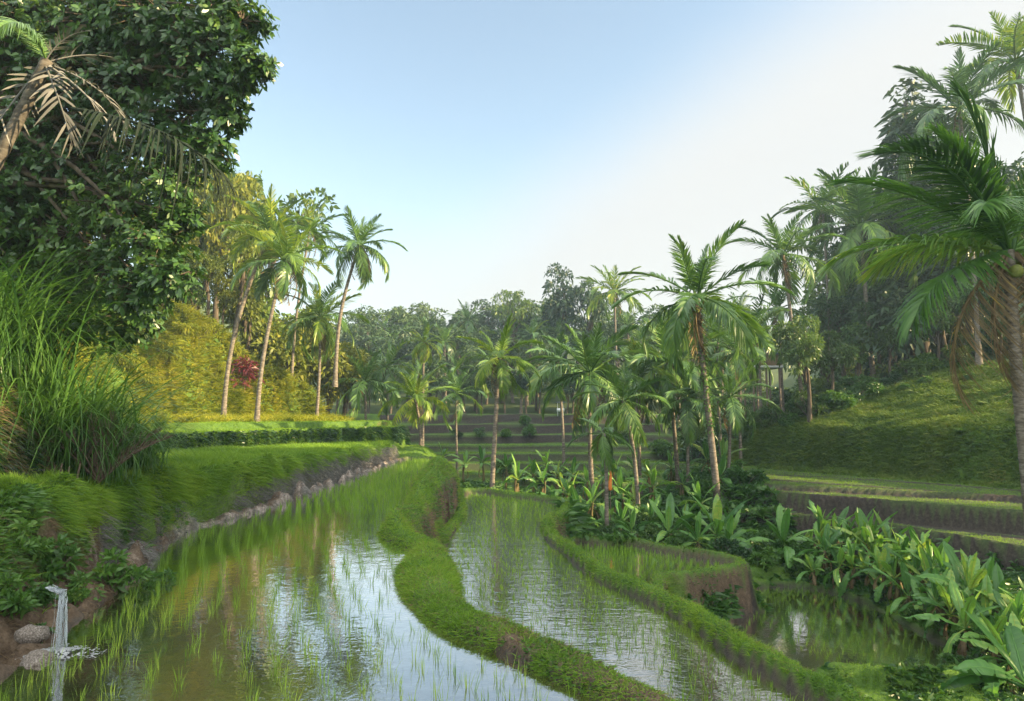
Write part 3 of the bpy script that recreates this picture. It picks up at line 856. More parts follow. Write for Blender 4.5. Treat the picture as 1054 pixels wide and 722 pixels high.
# ------------------------------------------------------------------ bananas
def banana_leaf(name, seed, bend, mat, width=.30, tears=.2):
    g = np.random.default_rng(seed)
    n = 22
    s = np.linspace(0, 1, n)
    th = .12 - bend * np.maximum(s - .12, 0) ** 1.3
    px = np.concatenate([[0], np.cumsum(np.cos((th[1:] + th[:-1]) / 2)) / (n - 1)])
    pz = np.concatenate([[0], np.cumsum(np.sin((th[1:] + th[:-1]) / 2)) / (n - 1)])
    mid = np.stack([px, 0 * px, pz], -1)
    mb = MB()
    mb.tube(mid, .016 * (1.05 - s) + .002, 5, a=.95)
    wp = np.interp(s, [0, .12, .22, .5, .8, .95, 1], [0, 0, .62, 1, .86, .40, .03]) * width * .5
    up = np.stack([-np.sin(th), 0 * th, np.cos(th)], -1)
    for sg in (1, -1):
        sh = 0.0; dr = g.uniform(.1, .4)
        for i in range(2, n - 1):
            if g.random() < tears:
                sh = g.normal(0, .05); dr = np.clip(dr + g.normal(0, .35), -.1, 1.1)
            for_e = []
            e = []
            for k in (i, i + 1):
                c = mid[k]; w_ = wp[k]
                m1 = c + np.array([0, sg, 0]) * w_ * .52 + up[k] * w_ * .20
                e1 = c + np.array([sh, sg * (1 - .25 * abs(dr)), 0]) * np.array([1, w_, 1]) + up[k] * w_ * (.20 - .65 * dr)
                e.append((c, m1, e1))
            a, b = e
            v = [a[0], a[1], a[2], b[0], b[1], b[2]]
            mb.add(v, q=[[0, 1, 4, 3], [1, 2, 5, 4]] if sg > 0 else [[0, 3, 4, 1], [1, 4, 5, 2]], a=.45 + .12 * (i % 2) + g.normal(0, .05))
    return mb.build(name, mat, link=False)


BLEAF = [banana_leaf('leaf', 400 + i, b, M_BAN, w_, t) for i, (b, w_, t) in enumerate([(.25, .22, .12), (.6, .25, .28), (1.0, .25, .42), (1.5, .24, .55), (2.1, .23, .65)])]
BDEAD = [banana_leaf('dead_leaf', 450 + i, 1.7 + .3 * i, M_DEAD, .16, .6) for i in range(2)]


def banana_stem(seed):
    g = np.random.default_rng(seed); mb = MB()
    t = np.linspace(0, 1, 12)
    mb.tube(np.stack([.06 * np.sin(t * 2 + seed), .05 * np.sin(t * 3), t], -1), np.interp(t, [0, .1, 1], [.085, .07, .042]), 9)
    return mb.build('stem', M_STEM, link=False, smooth=True)


BSTEM = [banana_stem(i) for i in range(3)]


def banana(label, x, y, z, h, L, n=9, seed=0, group=None, dead=2, low=-15):
    g = np.random.default_rng(seed + 5000)
    root = empty('banana_plant', (x, y, z - .05), label, 'banana plant', group)
    inst('stem', BSTEM[seed % 3], root, (0, 0, 0), (0, 0, g.uniform(0, 6)), (1.1 * max(1, h * .6), 1.1 * max(1, h * .6), h))
    a0 = g.uniform(0, 6.28)
    ca = math.cos
    tp = np.array([.06 * math.sin(2 + seed % 3), .05 * math.sin(3), 1.0]) * np.array([1, 1, h * .97])
    for i in range(n):
        f = (i + .3) / n
        pit = 84 + (low - 84) * f + g.normal(0, 6)
        a = a0 + i * 2.45 + g.normal(0, .25)
        sc = L * g.uniform(.85, 1.1) * (.75 if i == 0 else 1)
        inst('leaf', BLEAF[min(4, int(f * 5))], root, tp - np.array([0, 0, .12 * f * h * .5]), (g.normal(0, .25), -R(pit), a), sc)
    for i in range(dead):
        a = a0 + i * 2.9 + 1
        inst('dead_leaf', BDEAD[i % 2], root, tp * np.array([1, 1, .86]), (g.normal(0, .3), R(45 + 25 * g.random()), a), L * g.uniform(.55, .8))
    return root


# ------------------------------------------------------------------ broadleaf trees and bushes
def leaf_cloud(mb, pts, outw, size, g, K=3, aspect=.45, droop=.35, tint=None, jit=.8):
    n = len(pts)
    d = unit(outw + g.normal(0, jit, (n, 3)))
    l = size * g.uniform(.6, 1.25, n)
    t = np.linspace(0, 1, K)
    cent = pts[:, None] + d[:, None] * (l[:, None] * t[None])[..., None]
    cent[..., 2] -= (l[:, None] * droop * t[None] ** 2)
    side = unit(np.cross(d, unit(g.normal(0, 1, (n, 3)) + np.array([0, 0, .6]))))
    wp = np.array([.12, 1.0, .08]) if K == 3 else np.interp(t, [0, .35, .65, 1], [.12, 1, .85, .06])
    mb.ribbons(cent, side, (l * aspect)[:, None] * wp[None], a=np.clip((tint if tint is not None else .5) + g.normal(0, .2, n), 0, 1))


def crown_points(g, nlobe, nleaf, shape='round', fill=.35):
    """unit-size crown: leaf positions on and in overlapping lobes, with gaps"""
    pts = []; outw = []; tint = []; lobes = []
    for i in range(nlobe):
        if shape == 'round':
            d = unit(g.normal(0, 1, 3) * np.array([1, 1, .9])); c = d * g.uniform(.25, .72) + np.array([0, 0, .05]); r = g.uniform(.22, .42)
        elif shape == 'flat':
            a = g.uniform(0, 6.28); rr = math.sqrt(g.random()) * .85
            c = np.array([math.cos(a) * rr, math.sin(a) * rr, g.uniform(-.25, .45) + .25 * (1 - rr)]); r = g.uniform(.18, .34)
        else:            # a tall feathery spire
            zc = g.uniform(-.95, .95); rr = (.48 * (1 - zc) / 2 + .05) * math.sqrt(g.uniform(.2, 1)); a = g.uniform(0, 6.28)
            c = np.array([math.cos(a) * rr * 1.6, math.sin(a) * rr * 1.6, zc]); r = g.uniform(.12, .22) * (1.2 - .45 * zc)
        lobes.append((c, r))
        m = int(nleaf * r * r / (nlobe * .1))
        q = unit(g.normal(0, 1, (m, 3)))
        q[:, 2] = np.where((q[:, 2] < -.3) & (g.random(m) < .6), -q[:, 2], q[:, 2])
        sq = np.array([1, 1, .72 if shape == 'flat' else .9])
        rr = r * (1 - fill * g.random(m) ** 1.5)[:, None]
        # twiggy clumps instead of an even skin
        cl = unit(g.normal(0, 1, (max(6, m // 22), 3)))
        near = np.max(q @ cl.T, 1)
        keep = near > np.quantile(near, .30)
        q, rr = q[keep], rr[keep] * (.86 + .22 * g.random((keep.sum(), 1)))
        pts.append(c + q * rr * sq); outw.append(q); tint.append(np.full(len(q), .38 + .3 * g.random()))
    return np.vstack(pts), np.vstack(outw), np.concatenate(tint), lobes


def tree_meshes(name, seed, mat, shape, nlobe, nleaf, leaf, rx, rz, hz, bark=M_BARK, tr=.16, jit=.8, droop=.35, aspect=.45):
    """(trunk, crown) for a tree of crown radius rx, crown half height rz, crown centre at hz"""
    g = np.random.default_rng(seed)
    p, o, tint, lobes = crown_points(g, nlobe, nleaf, shape)
    S = np.array([rx, rx, rz])
    mb = MB(); leaf_cloud(mb, p * S + np.array([0, 0, hz]), o, leaf, g, 3, aspect, droop, tint, jit)
    crown = mb.build('crown', mat, link=False)
    tb = MB()
    t = np.linspace(0, 1, 10)
    top = hz + rz * (.3 if shape != 'spire' else .9)
    tb.tube(np.stack([.12 * rx * np.sin(t * 3 + seed), .1 * rx * np.sin(t * 2.3), t * top - .3], -1), tr * (1.25 - t) + .02, 8)
    for (c, r) in sorted(lobes, key=lambda q: -q[1])[:10]:
        e = c * S + np.array([0, 0, hz]); s0 = np.array([0, 0, max(.2 * hz, (hz - rz * .6) * g.uniform(.75, 1.0))])
        tt = np.linspace(0, 1, 7)
        pa = s0 + (e - s0) * tt[:, None]; pa[:, 2] += .12 * rz * np.sin(tt * 3.1)
        tb.tube(pa, tr * .42 * (1.1 - tt) + .012, 6)
    trunk = tb.build('trunk', bark, link=False, smooth=True)
    return trunk, crown


def tree(kind, label, x, y, s=1.0, rz=0, cat='tree', group=None, name='broadleaf_tree', z=None, sz=None):
    tr, cr = kind
    z = ground_z(x, y) if z is None else z
    root = empty(name, (x, y, z - .15), label, cat, group)
    root.rotation_euler = (0, 0, rz)
    sc = (s, s, sz or s)
    inst('trunk', tr, root, sc=sc); inst('crown', cr, root, sc=sc)
    return root


def bush_mesh(name, seed, mat, n, leaf, nl=7, sq=.75, aspect=.4, jit=.7, droop=.3):
    g = np.random.default_rng(seed)
    p, o, tint, lobes = crown_points(g, nl, n, 'round', .6)
    p = p * np.array([1, 1, sq]); p[:, 2] += .55 * sq; p[:, 2] = np.abs(p[:, 2])
    mb = MB(); leaf_cloud(mb, p, o + np.array([0, 0, .4]), leaf, g, 3, aspect, droop, tint, jit)
    for i in range(7):
        a = g.uniform(0, 6.28); e = np.array([math.cos(a) * .6, math.sin(a) * .6, .8 * sq]); tt = np.linspace(0, 1, 5)[:, None]
        mb.tube(tt * e[None], np.linspace(.03, .008, 5), 5, m=1)
    return mb.build(name, [mat, M_BARK], link=False)


def bush(me, label, x, y, s, name='bush', cat='bush', group=None, sz=None, z=None):
    o = bpy.data.objects.new(name, me); C.objects.link(o)
    o.location = (x, y, (ground_z(x, y) if z is None else z) - .05)
    o.scale = (s, s, sz or s); o.rotation_euler = (0, 0, random.uniform(0, 6.28))
    return tag(o, label, cat, group)


_RT = np.concatenate([np.arange(2, 60, .06), np.arange(60, 140, .4)])


def hit(px, py):
    """where the line of sight through a photo pixel meets the ground"""
    a, b, c = ray(px, py)
    h = height(a * _RT, b * _RT, False)
    k = np.argmax(c * _RT < h)
    t = _RT[k] if (c * _RT < h).any() else 60
    return a * t, b * t

# ------------------------------------------------------------------ palms that stand out
palm('tall coconut palm with a creeper-clad trunk rising above the middle of the valley', (718, 306), (740, 548), 29, 78, n=19, lod='mid', dead=2, nuts=5, seed=1, r=.15, ivy=True, low=-38, bow=-.1)
palm('broad-crowned coconut palm whose fronds arch over the far terraces, left of the tall creeper-clad palm', (607, 383), (609, 500), 35, 66, n=19, dead=2, seed=2, nuts=4, r=.13)
palm('half-grown palm with a thin curved trunk just right of the broad-crowned palm', (640, 412), (657, 516), 30, 50, n=15, seed=3, r=.10, dead=0, up=75, low=-50, bow=.2)
palm('thin grey-trunked palm with sparse drooping fronds at the corner of the small paddy', (621, 446), (626, 548), 26.5, 36, n=9, seed=4, r=.085, dead=1, up=60, low=-60)
palm('bright yellow-green palm with a skirt of brown dead fronds beyond the middle paddy', (514, 368), (507, 497), 33, 45, n=17, mk='y', seed=5, dead=5, r=.12, nuts=3, low=-50, bow=.15)
palm('short young palm with yellow fronds in front of the dark far terraces', (428, 410), (433, 456), 42, 39, n=15, mk='y', seed=6, dead=1, up=85, low=-25, r=.10)
palm('small round-headed palm on a thin pole of a trunk behind the short yellow palm', (437, 352), (435, 425), 52, 22, n=20, mk='y', seed=7, dead=3, lod='low', low=-70, r=.10)
palm('lone leaning coconut palm silhouetted against the blue sky at the end of the sunlit bank', (370, 252), (344, 396), 40.5, 43, n=22, seed=8, dead=5, r=.115, low=-55, basez=1.9, bow=.1)
palm('coconut palm standing behind and above the two leaning palms on the left bank', (318, 238), (300, 380), 46, 37, n=18, seed=9, dead=2, ymix=.3)
palm('leaning palm with a pale curved trunk, leftmost on the sunlit bank', (276, 240), (233, 366), 36, 52, n=20, mk='g', ymix=.6, seed=10, dead=3, r=.12, bow=.1)
palm('leaning palm with golden hanging fronds, second on the sunlit bank', (293, 268), (267, 386), 34, 52, n=19, mk='g', ymix=.6, seed=11, dead=5, r=.11, bow=.12)
palm('squat full-crowned palm at the bank edge beneath the lone leaning palm', (331, 326), (327, 398), 43, 45, n=22, ymix=.25, seed=12, dead=4, low=-55)
palm('huge coconut palm with long arching fronds and coconuts at the right edge', (1040, 258), (1066, 640), 17, 165, n=4, lod='hi', seed=13, dead=1, nuts=9, r=.17, up=86, low=38, ymix=.12, az0=2.75, bow=-.1)
big = [o for o in C.objects if o.get('label', '').startswith('huge coconut')][0]
_t = Vector(PD(1040, 258, 17)) - big.location
for (a, p_, j, sc) in [(180, 4, 0, 4.8), (197, -20, 0, 4.3), (166, 36, 0, 4.4), (205, 44, 0, 4.2), (228, 20, 1, 3.8), (20, 15, 1, 4.4), (-30, 30, 0, 4.5), (70, 25, 0, 4.4), (110, 20, 1, 4.3), (330, 0, 1, 4.2), (350, 60, 2, 4.4)]:
    inst('frond', HANG[j], big, _t, (0.1, -R(p_), R(a)), sc)
for (a, p_, sc) in [(188, -46, 4.3), (204, -60, 3.6), (20, -66, 4.0), (330, -60, 4.0)]:
    inst('dead_frond', HANGD[0], big, _t, (.2, -R(p_), R(a)), (sc, sc * .55, sc))
palm('dark palm against the white sky above the hut', (806, 262), (826, 400), 47, 56, n=18, seed=14, dead=2, bow=-.1)
palm('tall full palm with a pale heart on the right slope, nearest the dark feathery tree', (884, 232), (897, 350), 50, 70, n=20, seed=15, dead=2)
palm('small dark palm below the palm above the hut, against the bright gap', (800, 318), (806, 395), 55, 44, n=16, seed=16, dead=2, lod='low')
palm('slim palm standing in front of the hut', (778, 338), (783, 392), 49, 42, n=15, seed=17, dead=1, lod='low', low=-45)
palm('palm crown showing over the huge coconut palm near the top right', (988, 112), (1000, 250), 45, 72, n=18, seed=18, dead=1, up=85, low=-30)
palm('yellow-tipped palm in the top right corner', (1046, 62), (1075, 220), 46, 70, n=18, ymix=.5, seed=19, dead=1, up=85, low=-30)
palm('palm with a brown dead frond hanging, half hidden behind the tall creeper-clad palm', (690, 372), (697, 500), 39, 62, n=18, seed=20, dead=4, low=-50)
palm('sunny yellow-green palm on the misty skyline right of the tall round tree', (632, 300), (636, 400), 82, 36, n=20, mk='y', seed=21, lod='low', dead=1)
palm('skyline palm above the hut, left of the pale-hearted palm', (846, 215), (855, 330), 58, 46, n=20, seed=22, lod='low', dead=1)
palm('skyline palm right beside the dark feathery tree', (872, 208), (880, 330), 60, 44, n=18, seed=23, lod='low', dead=1)
for i, (c, b, Y, rc, lab) in enumerate([
        ((738, 352), (742, 470), 44, 50, 'grey-green palm just right of the tall creeper-clad trunk'),
        ((655, 392), (660, 500), 40, 52, 'low palm between the broad-crowned palm and the tall creeper-clad trunk'),
        ((706, 410), (709, 500), 37, 46, 'short trunkless-looking palm low behind the tall creeper-clad trunk'),
        ((752, 408), (750, 480), 36, 44, 'young palm with upright fronds at the foot of the right grassy bank'),
        ((575, 372), (580, 470), 50, 44, 'shaded blue-green palm left behind the broad-crowned palm'),
        ((470, 405), (470, 465), 47, 34, 'small dim palm in front of the far terraces, right of the short yellow palm'),
        ((398, 378), (400, 440), 56, 38, 'shaded palm at the foot of the sunlit bank, left of the short yellow palm'),
        ((375, 392), (378, 440), 52, 40, 'drooping grey palm hard against the end of the sunlit bank'),
        ((760, 362), (762, 440), 40, 42, 'palm crown just left of the hut'),
        ((560, 300), (562, 400), 78, 0, '')]):
    if rc:
        palm(lab, c, b, Y, rc, n=16, seed=40 + i, lod='low' if Y > 43 else 'mid', dead=1 if i % 2 else 2, low=-45)

# the leaning palm of the upper left, with its withered fronds
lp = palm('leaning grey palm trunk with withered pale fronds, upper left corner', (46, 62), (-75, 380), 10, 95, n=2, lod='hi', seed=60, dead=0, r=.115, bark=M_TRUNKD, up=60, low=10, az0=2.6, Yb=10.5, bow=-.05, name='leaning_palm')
_top = Vector(PD(46, 62, 10)) - Vector(lp.location)
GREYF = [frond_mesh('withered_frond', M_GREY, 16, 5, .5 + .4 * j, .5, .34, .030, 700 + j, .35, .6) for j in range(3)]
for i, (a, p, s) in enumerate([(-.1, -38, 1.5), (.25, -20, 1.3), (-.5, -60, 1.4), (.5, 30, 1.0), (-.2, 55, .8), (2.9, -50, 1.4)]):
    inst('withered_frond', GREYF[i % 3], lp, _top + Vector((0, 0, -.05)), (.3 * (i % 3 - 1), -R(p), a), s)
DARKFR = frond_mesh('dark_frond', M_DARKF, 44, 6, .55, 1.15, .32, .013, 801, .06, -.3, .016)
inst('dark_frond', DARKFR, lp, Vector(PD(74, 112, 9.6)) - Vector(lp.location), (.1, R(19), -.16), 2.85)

# ------------------------------------------------------------------ bananas
bn = 0
GB = 'bananas thronging the bank of the lowest paddy'


def ban(label, px, py, Y, h, L, n=9, group=None, **kw):
    """px, py: where the plant's heart shows"""
    global bn
    bn += 1
    L *= (.72 if group == GB else .80) if group else .95
    x, y, z = PD(px, py + ((40 if group == GB else 20) if group else 8), Y)
    gz = ground_z(x, y)
    h = max(.45, min(h, z - gz + .15))
    return banana(label, x, y, gz, h, L, n, bn, group, **kw)


ban('bright banana plant with two upright paddle leaves at the back corner of the small paddy', 737, 545, 24.5, 2.0, 1.75, 11, low=-35)
ban('slender banana plant with one tall yellow-green leaf, left of the bright upright one', 690, 548, 25.5, 1.7, 1.6, 8)
ban('banana plant with a single hanging bright leaf at the far end of the middle paddy', 532, 468, 33, 1.7, 1.3, 7)
ban('spreading banana clump rising highest above the lowest paddy', 893, 556, 21.5, 1.3, 1.35, 13, low=-30)
ban('banana plant with one large rounded dark-green leaf facing out, right of the lowest paddy', 1000, 606, 16.6, 1.3, 1.3, 9)
ban('small banana plant with spidery drooping leaves at the far left corner of the lowest paddy', 805, 556, 23.5, 1.5, 1.5, 9, low=-30)
ban('nearest banana plant, reaching broad leaves into the bottom right corner', 1056, 690, 11.5, 1.3, 1.35, 8)
GB = 'bananas thronging the bank of the lowest paddy'
LB = 'leafy banana plant in the crowded row along the far bank of the lowest paddy'
_ex = [774, 828, 868, 902, 925, 953, 986, 1040, 1070]; _ey = [20.9, 21.2, 20.2, 19.1, 18.2, 16.6, 15.0, 13.2, 12.6]
for k in range(48):
    px = 838 + (k * 37 % 48) / 48 * 225
    Y = np.interp(px, _ex, _ey) + .95 + 1.0 * (k % 3) + .5 * ((k * 7) % 5) / 5
    x, y, z = PD(px, 600, Y)
    bn += 1
    banana(LB, x, y, ground_z(x, y), .42 + .20 * (k % 3) + .11 * ((k * 5) % 4), .78 + .11 * ((k * 3) % 4), 8 + k % 4, bn, GB, low=-30, dead=4)
GC = 'bananas in the thicket behind the small paddy'
LC = 'shaded banana plant in the thicket behind the small paddy'
for (px, py, Y, h, L) in [(610, 500, 30, 2.2, 1.7), (596, 512, 29, 1.7, 1.5), (640, 520, 28, 1.8, 1.5), (655, 500, 30, 2.2, 1.6), (668, 520, 27.5, 1.8, 1.5), (672, 482, 32, 2.2, 1.6), (640, 490, 31, 2.0, 1.6), (720, 500, 29, 1.9, 1.6), (704, 520, 27, 1.8, 1.4), (755, 540, 25.5, 1.5, 1.4), (585, 492, 31, 1.8, 1.4), (718, 556, 24.2, 1.2, 1.4), (752, 560, 24, 1.2, 1.3), (622, 528, 27.4, 1.4, 1.3), (650, 540, 26, 1.4, 1.3)]:
    ban(LC, px, py, Y, h, L, 9, GC, low=-30)
GE = 'bananas scattered in front of the far terraces'
LE = 'small banana plant among the greenery in front of the far stepped terraces'
for (px, py, Y, h, L) in [(560, 478, 36, 1.7, 1.4), (548, 470, 38, 1.8, 1.4), (574, 470, 38, 1.7, 1.4), (590, 470, 40, 1.7, 1.4), (632, 468, 41, 1.7, 1.5), (652, 462, 42, 1.8, 1.5), (668, 470, 40, 1.7, 1.5), (690, 462, 42, 1.8, 1.5), (562, 434, 45, 1.8, 1.5), (570, 500, 32, 1.6, 1.3), (740, 480, 34, 1.9, 1.6), (728, 455, 38, 2, 1.7), (497, 450, 42, 1.5, 1.3), (478, 455, 40, 1.3, 1.2), (456, 452, 43, 1.5, 1.3), (745, 455, 37, 2, 1.8), (702, 480, 36, 1.8, 1.5), (650, 478, 37, 1.6, 1.4), (605, 478, 37, 1.6, 1.3), (520, 462, 40, 1.7, 1.4), (620, 470, 39, 1.7, 1.4), (580, 484, 35, 1.5, 1.3)]:
    ban(LE, px, py, Y, h, L, 8, GE, low=-20)

# ------------------------------------------------------------------ trees
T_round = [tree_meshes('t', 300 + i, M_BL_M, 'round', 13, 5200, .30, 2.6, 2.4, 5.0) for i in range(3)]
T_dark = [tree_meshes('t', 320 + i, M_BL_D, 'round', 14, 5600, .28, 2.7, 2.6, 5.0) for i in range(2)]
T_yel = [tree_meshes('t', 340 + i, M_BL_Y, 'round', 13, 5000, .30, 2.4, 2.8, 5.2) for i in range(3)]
T_far = [tree_meshes('t', 360 + i, M_FOR, s, 14, 2800, .52, 3.6, 3.6, 7.5, tr=.22) for i, s in enumerate(['round', 'round', 'flat', 'round'])]
T_flat = [tree_meshes('t', 380 + i, M_BL_M, 'flat', 17, 4600, .30, 3.0, 2.6, 6.6) for i in range(2)]
T_spire = [tree_meshes('t', 390, M_CONI, 'spire', 80, 30000, .46, 3.4, 6.5, 8.2, tr=.2, aspect=.36, droop=.5)]


def at(px, py, Y):
    x, y, z = PD(px, py, Y)
    return x, y


def top_tree(kind, label, px, ptop, Y, H, sxy=None, **kw):
    """a tree whose top shows at photo row ptop; H: the height of its mesh"""
    x, y, z = PD(px, ptop, Y)
    gz = ground_z(x, y)
    s = max(.35, (z - gz) / H)
    return tree(kind, label, x, y, sxy * s if sxy else s, random.uniform(0, 6.28), z=gz, sz=s, **kw)


top_tree(T_flat[0], 'layered open-crowned tree standing out of the misty skyline, left of the tall round one', 527, 292, 92, 9.0, .62)
top_tree(T_far[1], 'tallest round-headed tree on the misty skyline behind the valley', 578, 270, 92, 10.8, .62)
top_tree(T_far[0], 'dense round tree on the skyline just left of the sunny palm', 606, 284, 90, 10.8, .6)
top_tree(T_flat[1], 'open round-topped tree against the sky on the left slope', 264, 156, 52, 9.0, .75)
top_tree(T_yel[0], 'tall sunlit yellow-green tree rising behind the big leafy overhang', 236, 128, 46, 8.1, .55)
top_tree(T_yel[1], 'sunlit yellow-green tree lower on the left slope beneath the open round-topped tree', 250, 205, 43, 8.1, .75)
top_tree(T_spire[0], 'dark feathery spire of a tree on the right skyline', 938, 84, 52, 14.7, 1.25, name='spire_tree')
top_tree(T_dark[0], 'heavy dark tree on the right slope behind the huge coconut palm', 960, 200, 51, 7.9)
top_tree(T_round[0], 'pale-green airy tree on the right slope beside the hut', 826, 318, 44, 7.6, .8)
top_tree(T_round[1], 'light-stemmed small tree between the hut and the pale-green airy tree', 850, 335, 46, 7.6)
gl = 'sunlit trees on the left slope'
for i, (px, pt, Y) in enumerate([(215, 240, 41), (185, 215, 44), (150, 170, 40), (120, 190, 38), (255, 262, 48), (285, 255, 52), (300, 290, 50), (232, 275, 42), (205, 262, 46), (342, 320, 53), (318, 300, 56), (170, 260, 38), (360, 335, 58), (205, 150, 50), (95, 120, 40)]):
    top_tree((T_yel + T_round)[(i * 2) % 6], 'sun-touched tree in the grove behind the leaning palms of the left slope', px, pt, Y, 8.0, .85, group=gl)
gr = 'trees on the shaded right slope'
for i, (px, pt, Y) in enumerate([(905, 290, 50), (930, 250, 54), (985, 215, 50), (1015, 190, 48), (1050, 160, 50), (1000, 270, 46), (880, 320, 50), (1040, 250, 45), (960, 300, 47), (915, 320, 48), (868, 280, 58), (905, 205, 62), (845, 290, 62), (1025, 310, 45), (1000, 150, 56), (1030, 130, 54), (965, 170, 58), (920, 180, 60), (890, 240, 60), (860, 250, 64), (975, 130, 60)]):
    top_tree((T_dark + T_round)[i % 5], 'unseen tree added on the right slope to shade the valley', px, pt, Y, 7.8, .9, group=gr)
# unseen trees added beyond the frame's right edge to shade the valley, near ones enlarged
for i, (x, y) in enumerate([(33, 26), (37, 20), (36, 31), (41, 27), (44, 20), (40, 36), (46, 33), (34, 14), (42, 12), (48, 14), (50, 26), (38, 6), (46, 4), (52, 8), (47, 42), (40, 42), (55, 18), (57, 32), (44, -6), (52, -8), (40, -14), (36, 0), (41, -2), (47, 0), (37, -8), (43, 10), (35, 8), (50, 9), (39, 3), (45, -12)]):
    tree((T_dark + T_round)[i % 5], 'unseen tree added on the right slope to shade the valley', x, y, 2.5 if y < 16.5 else 1.1, i, group=gr)
gf = 'hazy trees on the far slope'
i = 0
rr = np.random.default_rng(77)
for row, (Y, hmin) in enumerate([(78, 5.5), (85, 7), (93, 8), (102, 9), (112, 9.5)]):
    for px in np.arange(356 + row * 9, 800, 33 - row * 1.5):
        if row > 1 and px > 770: continue
        x, y, z = PD(px + rr.normal(0, 7), 400, Y + rr.normal(0, 2))
        i += 1
        tree(T_far[i % 4], 'dim blue-green tree on the hazy wooded slope above the far terraces', x, y, rr.uniform(.8, 1.15) * hmin / 8.5, i, group=gf, name='forest_tree')
for px in np.arange(352, 790, 17):
    x, y, z = PD(px + rr.normal(0, 5), 400, 76.5 + rr.normal(0, 1.0))
    i += 1
    tree(T_far[i % 4], 'low blue-green tree along the foot of the hazy wooded slope', x, y, rr.uniform(.38, .55), i, group='low trees at the foot of the far slope', name='forest_tree')
gp = 'hazy palms on the far slope'
for i, (px, py, Y, rc) in enumerate([(482, 330, 95, 26), (458, 352, 84, 24), (440, 340, 98, 22), (405, 352, 90, 24), (520, 352, 86, 22), (505, 372, 78, 24), (548, 345, 84, 22), (660, 352, 78, 26), (690, 330, 84, 26), (720, 348, 76, 26), (395, 338, 100, 22), (645, 335, 88, 24), (560, 330, 94, 20), (745, 330, 72, 28), (705, 368, 70, 26), (760, 320, 80, 24), (430, 385, 76, 22), (470, 380, 78, 22), (535, 385, 76, 22), (575, 345, 90, 22)]):
    palm('hazy palm among the far trees above the stepped terraces', (px, py), (px + rr.normal(0, 6), py + 80), Y, rc, n=14, lod='low', seed=100 + i, dead=0, group=gp, ymix=.2, r=.16)

# ------------------------------------------------------------------ haze
HAZE = True
if HAZE:
    hz = MB(); hz.box((0, 110, 21), (606, 466, 60))
    m, n, o = new_mat('haze_air')
    pv = n.nodes.new('ShaderNodeVolumePrincipled')
    pv.inputs['Color'].default_value = (.62, .84, 1.0, 1)
    pv.inputs['Density'].default_value = .0008
    pv.inputs['Anisotropy'].default_value = .25
    n.links.new(pv.outputs[0], o.inputs['Volume'])
    tag(hz.build('haze', m), 'thin morning haze filling the valley', kind='stuff')

# ------------------------------------------------------------------ grass, as cover that nobody could count
TC = TV[TQ].mean(1)
e1 = TV[TQ[:, 2]] - TV[TQ[:, 0]]; e2 = TV[TQ[:, 3]] - TV[TQ[:, 1]]
NRM = np.cross(e1, e2); AREA = .5 * np.linalg.norm(NRM, axis=1); NRM = unit(NRM)
DIST = np.linalg.norm(TC, axis=1)
dep = TC[:, 1] * cp + TC[:, 2] * sp
vv = -TC[:, 1] * sp + TC[:, 2] * cp
with np.errstate(divide='ignore', invalid='ignore'):
    PX = 527 + F * TC[:, 0] / dep; PY = 361 - F * vv / dep
INV = (dep > 2.2) & (PX > -150) & (PX < 1200) & (PY < 860) & (DIST < 60)
FACING = -np.sum(NRM * TC, -1) / DIST
FSOIL = SOIL[TQ].mean(1); FWET = WETM[TQ].max(1)
FTL = sdist(TC[:, 0], TC[:, 1], left_hill); FTR = sdist(TC[:, 0], TC[:, 1], right_hill)
FE = sdist(TC[:, 0], TC[:, 1], E_poly)
FG = np.maximum(sdist(TC[:, 0], TC[:, 1], F_poly), sdist(TC[:, 0], TC[:, 1], G_poly))
onland = INV & (FWET < -.035)


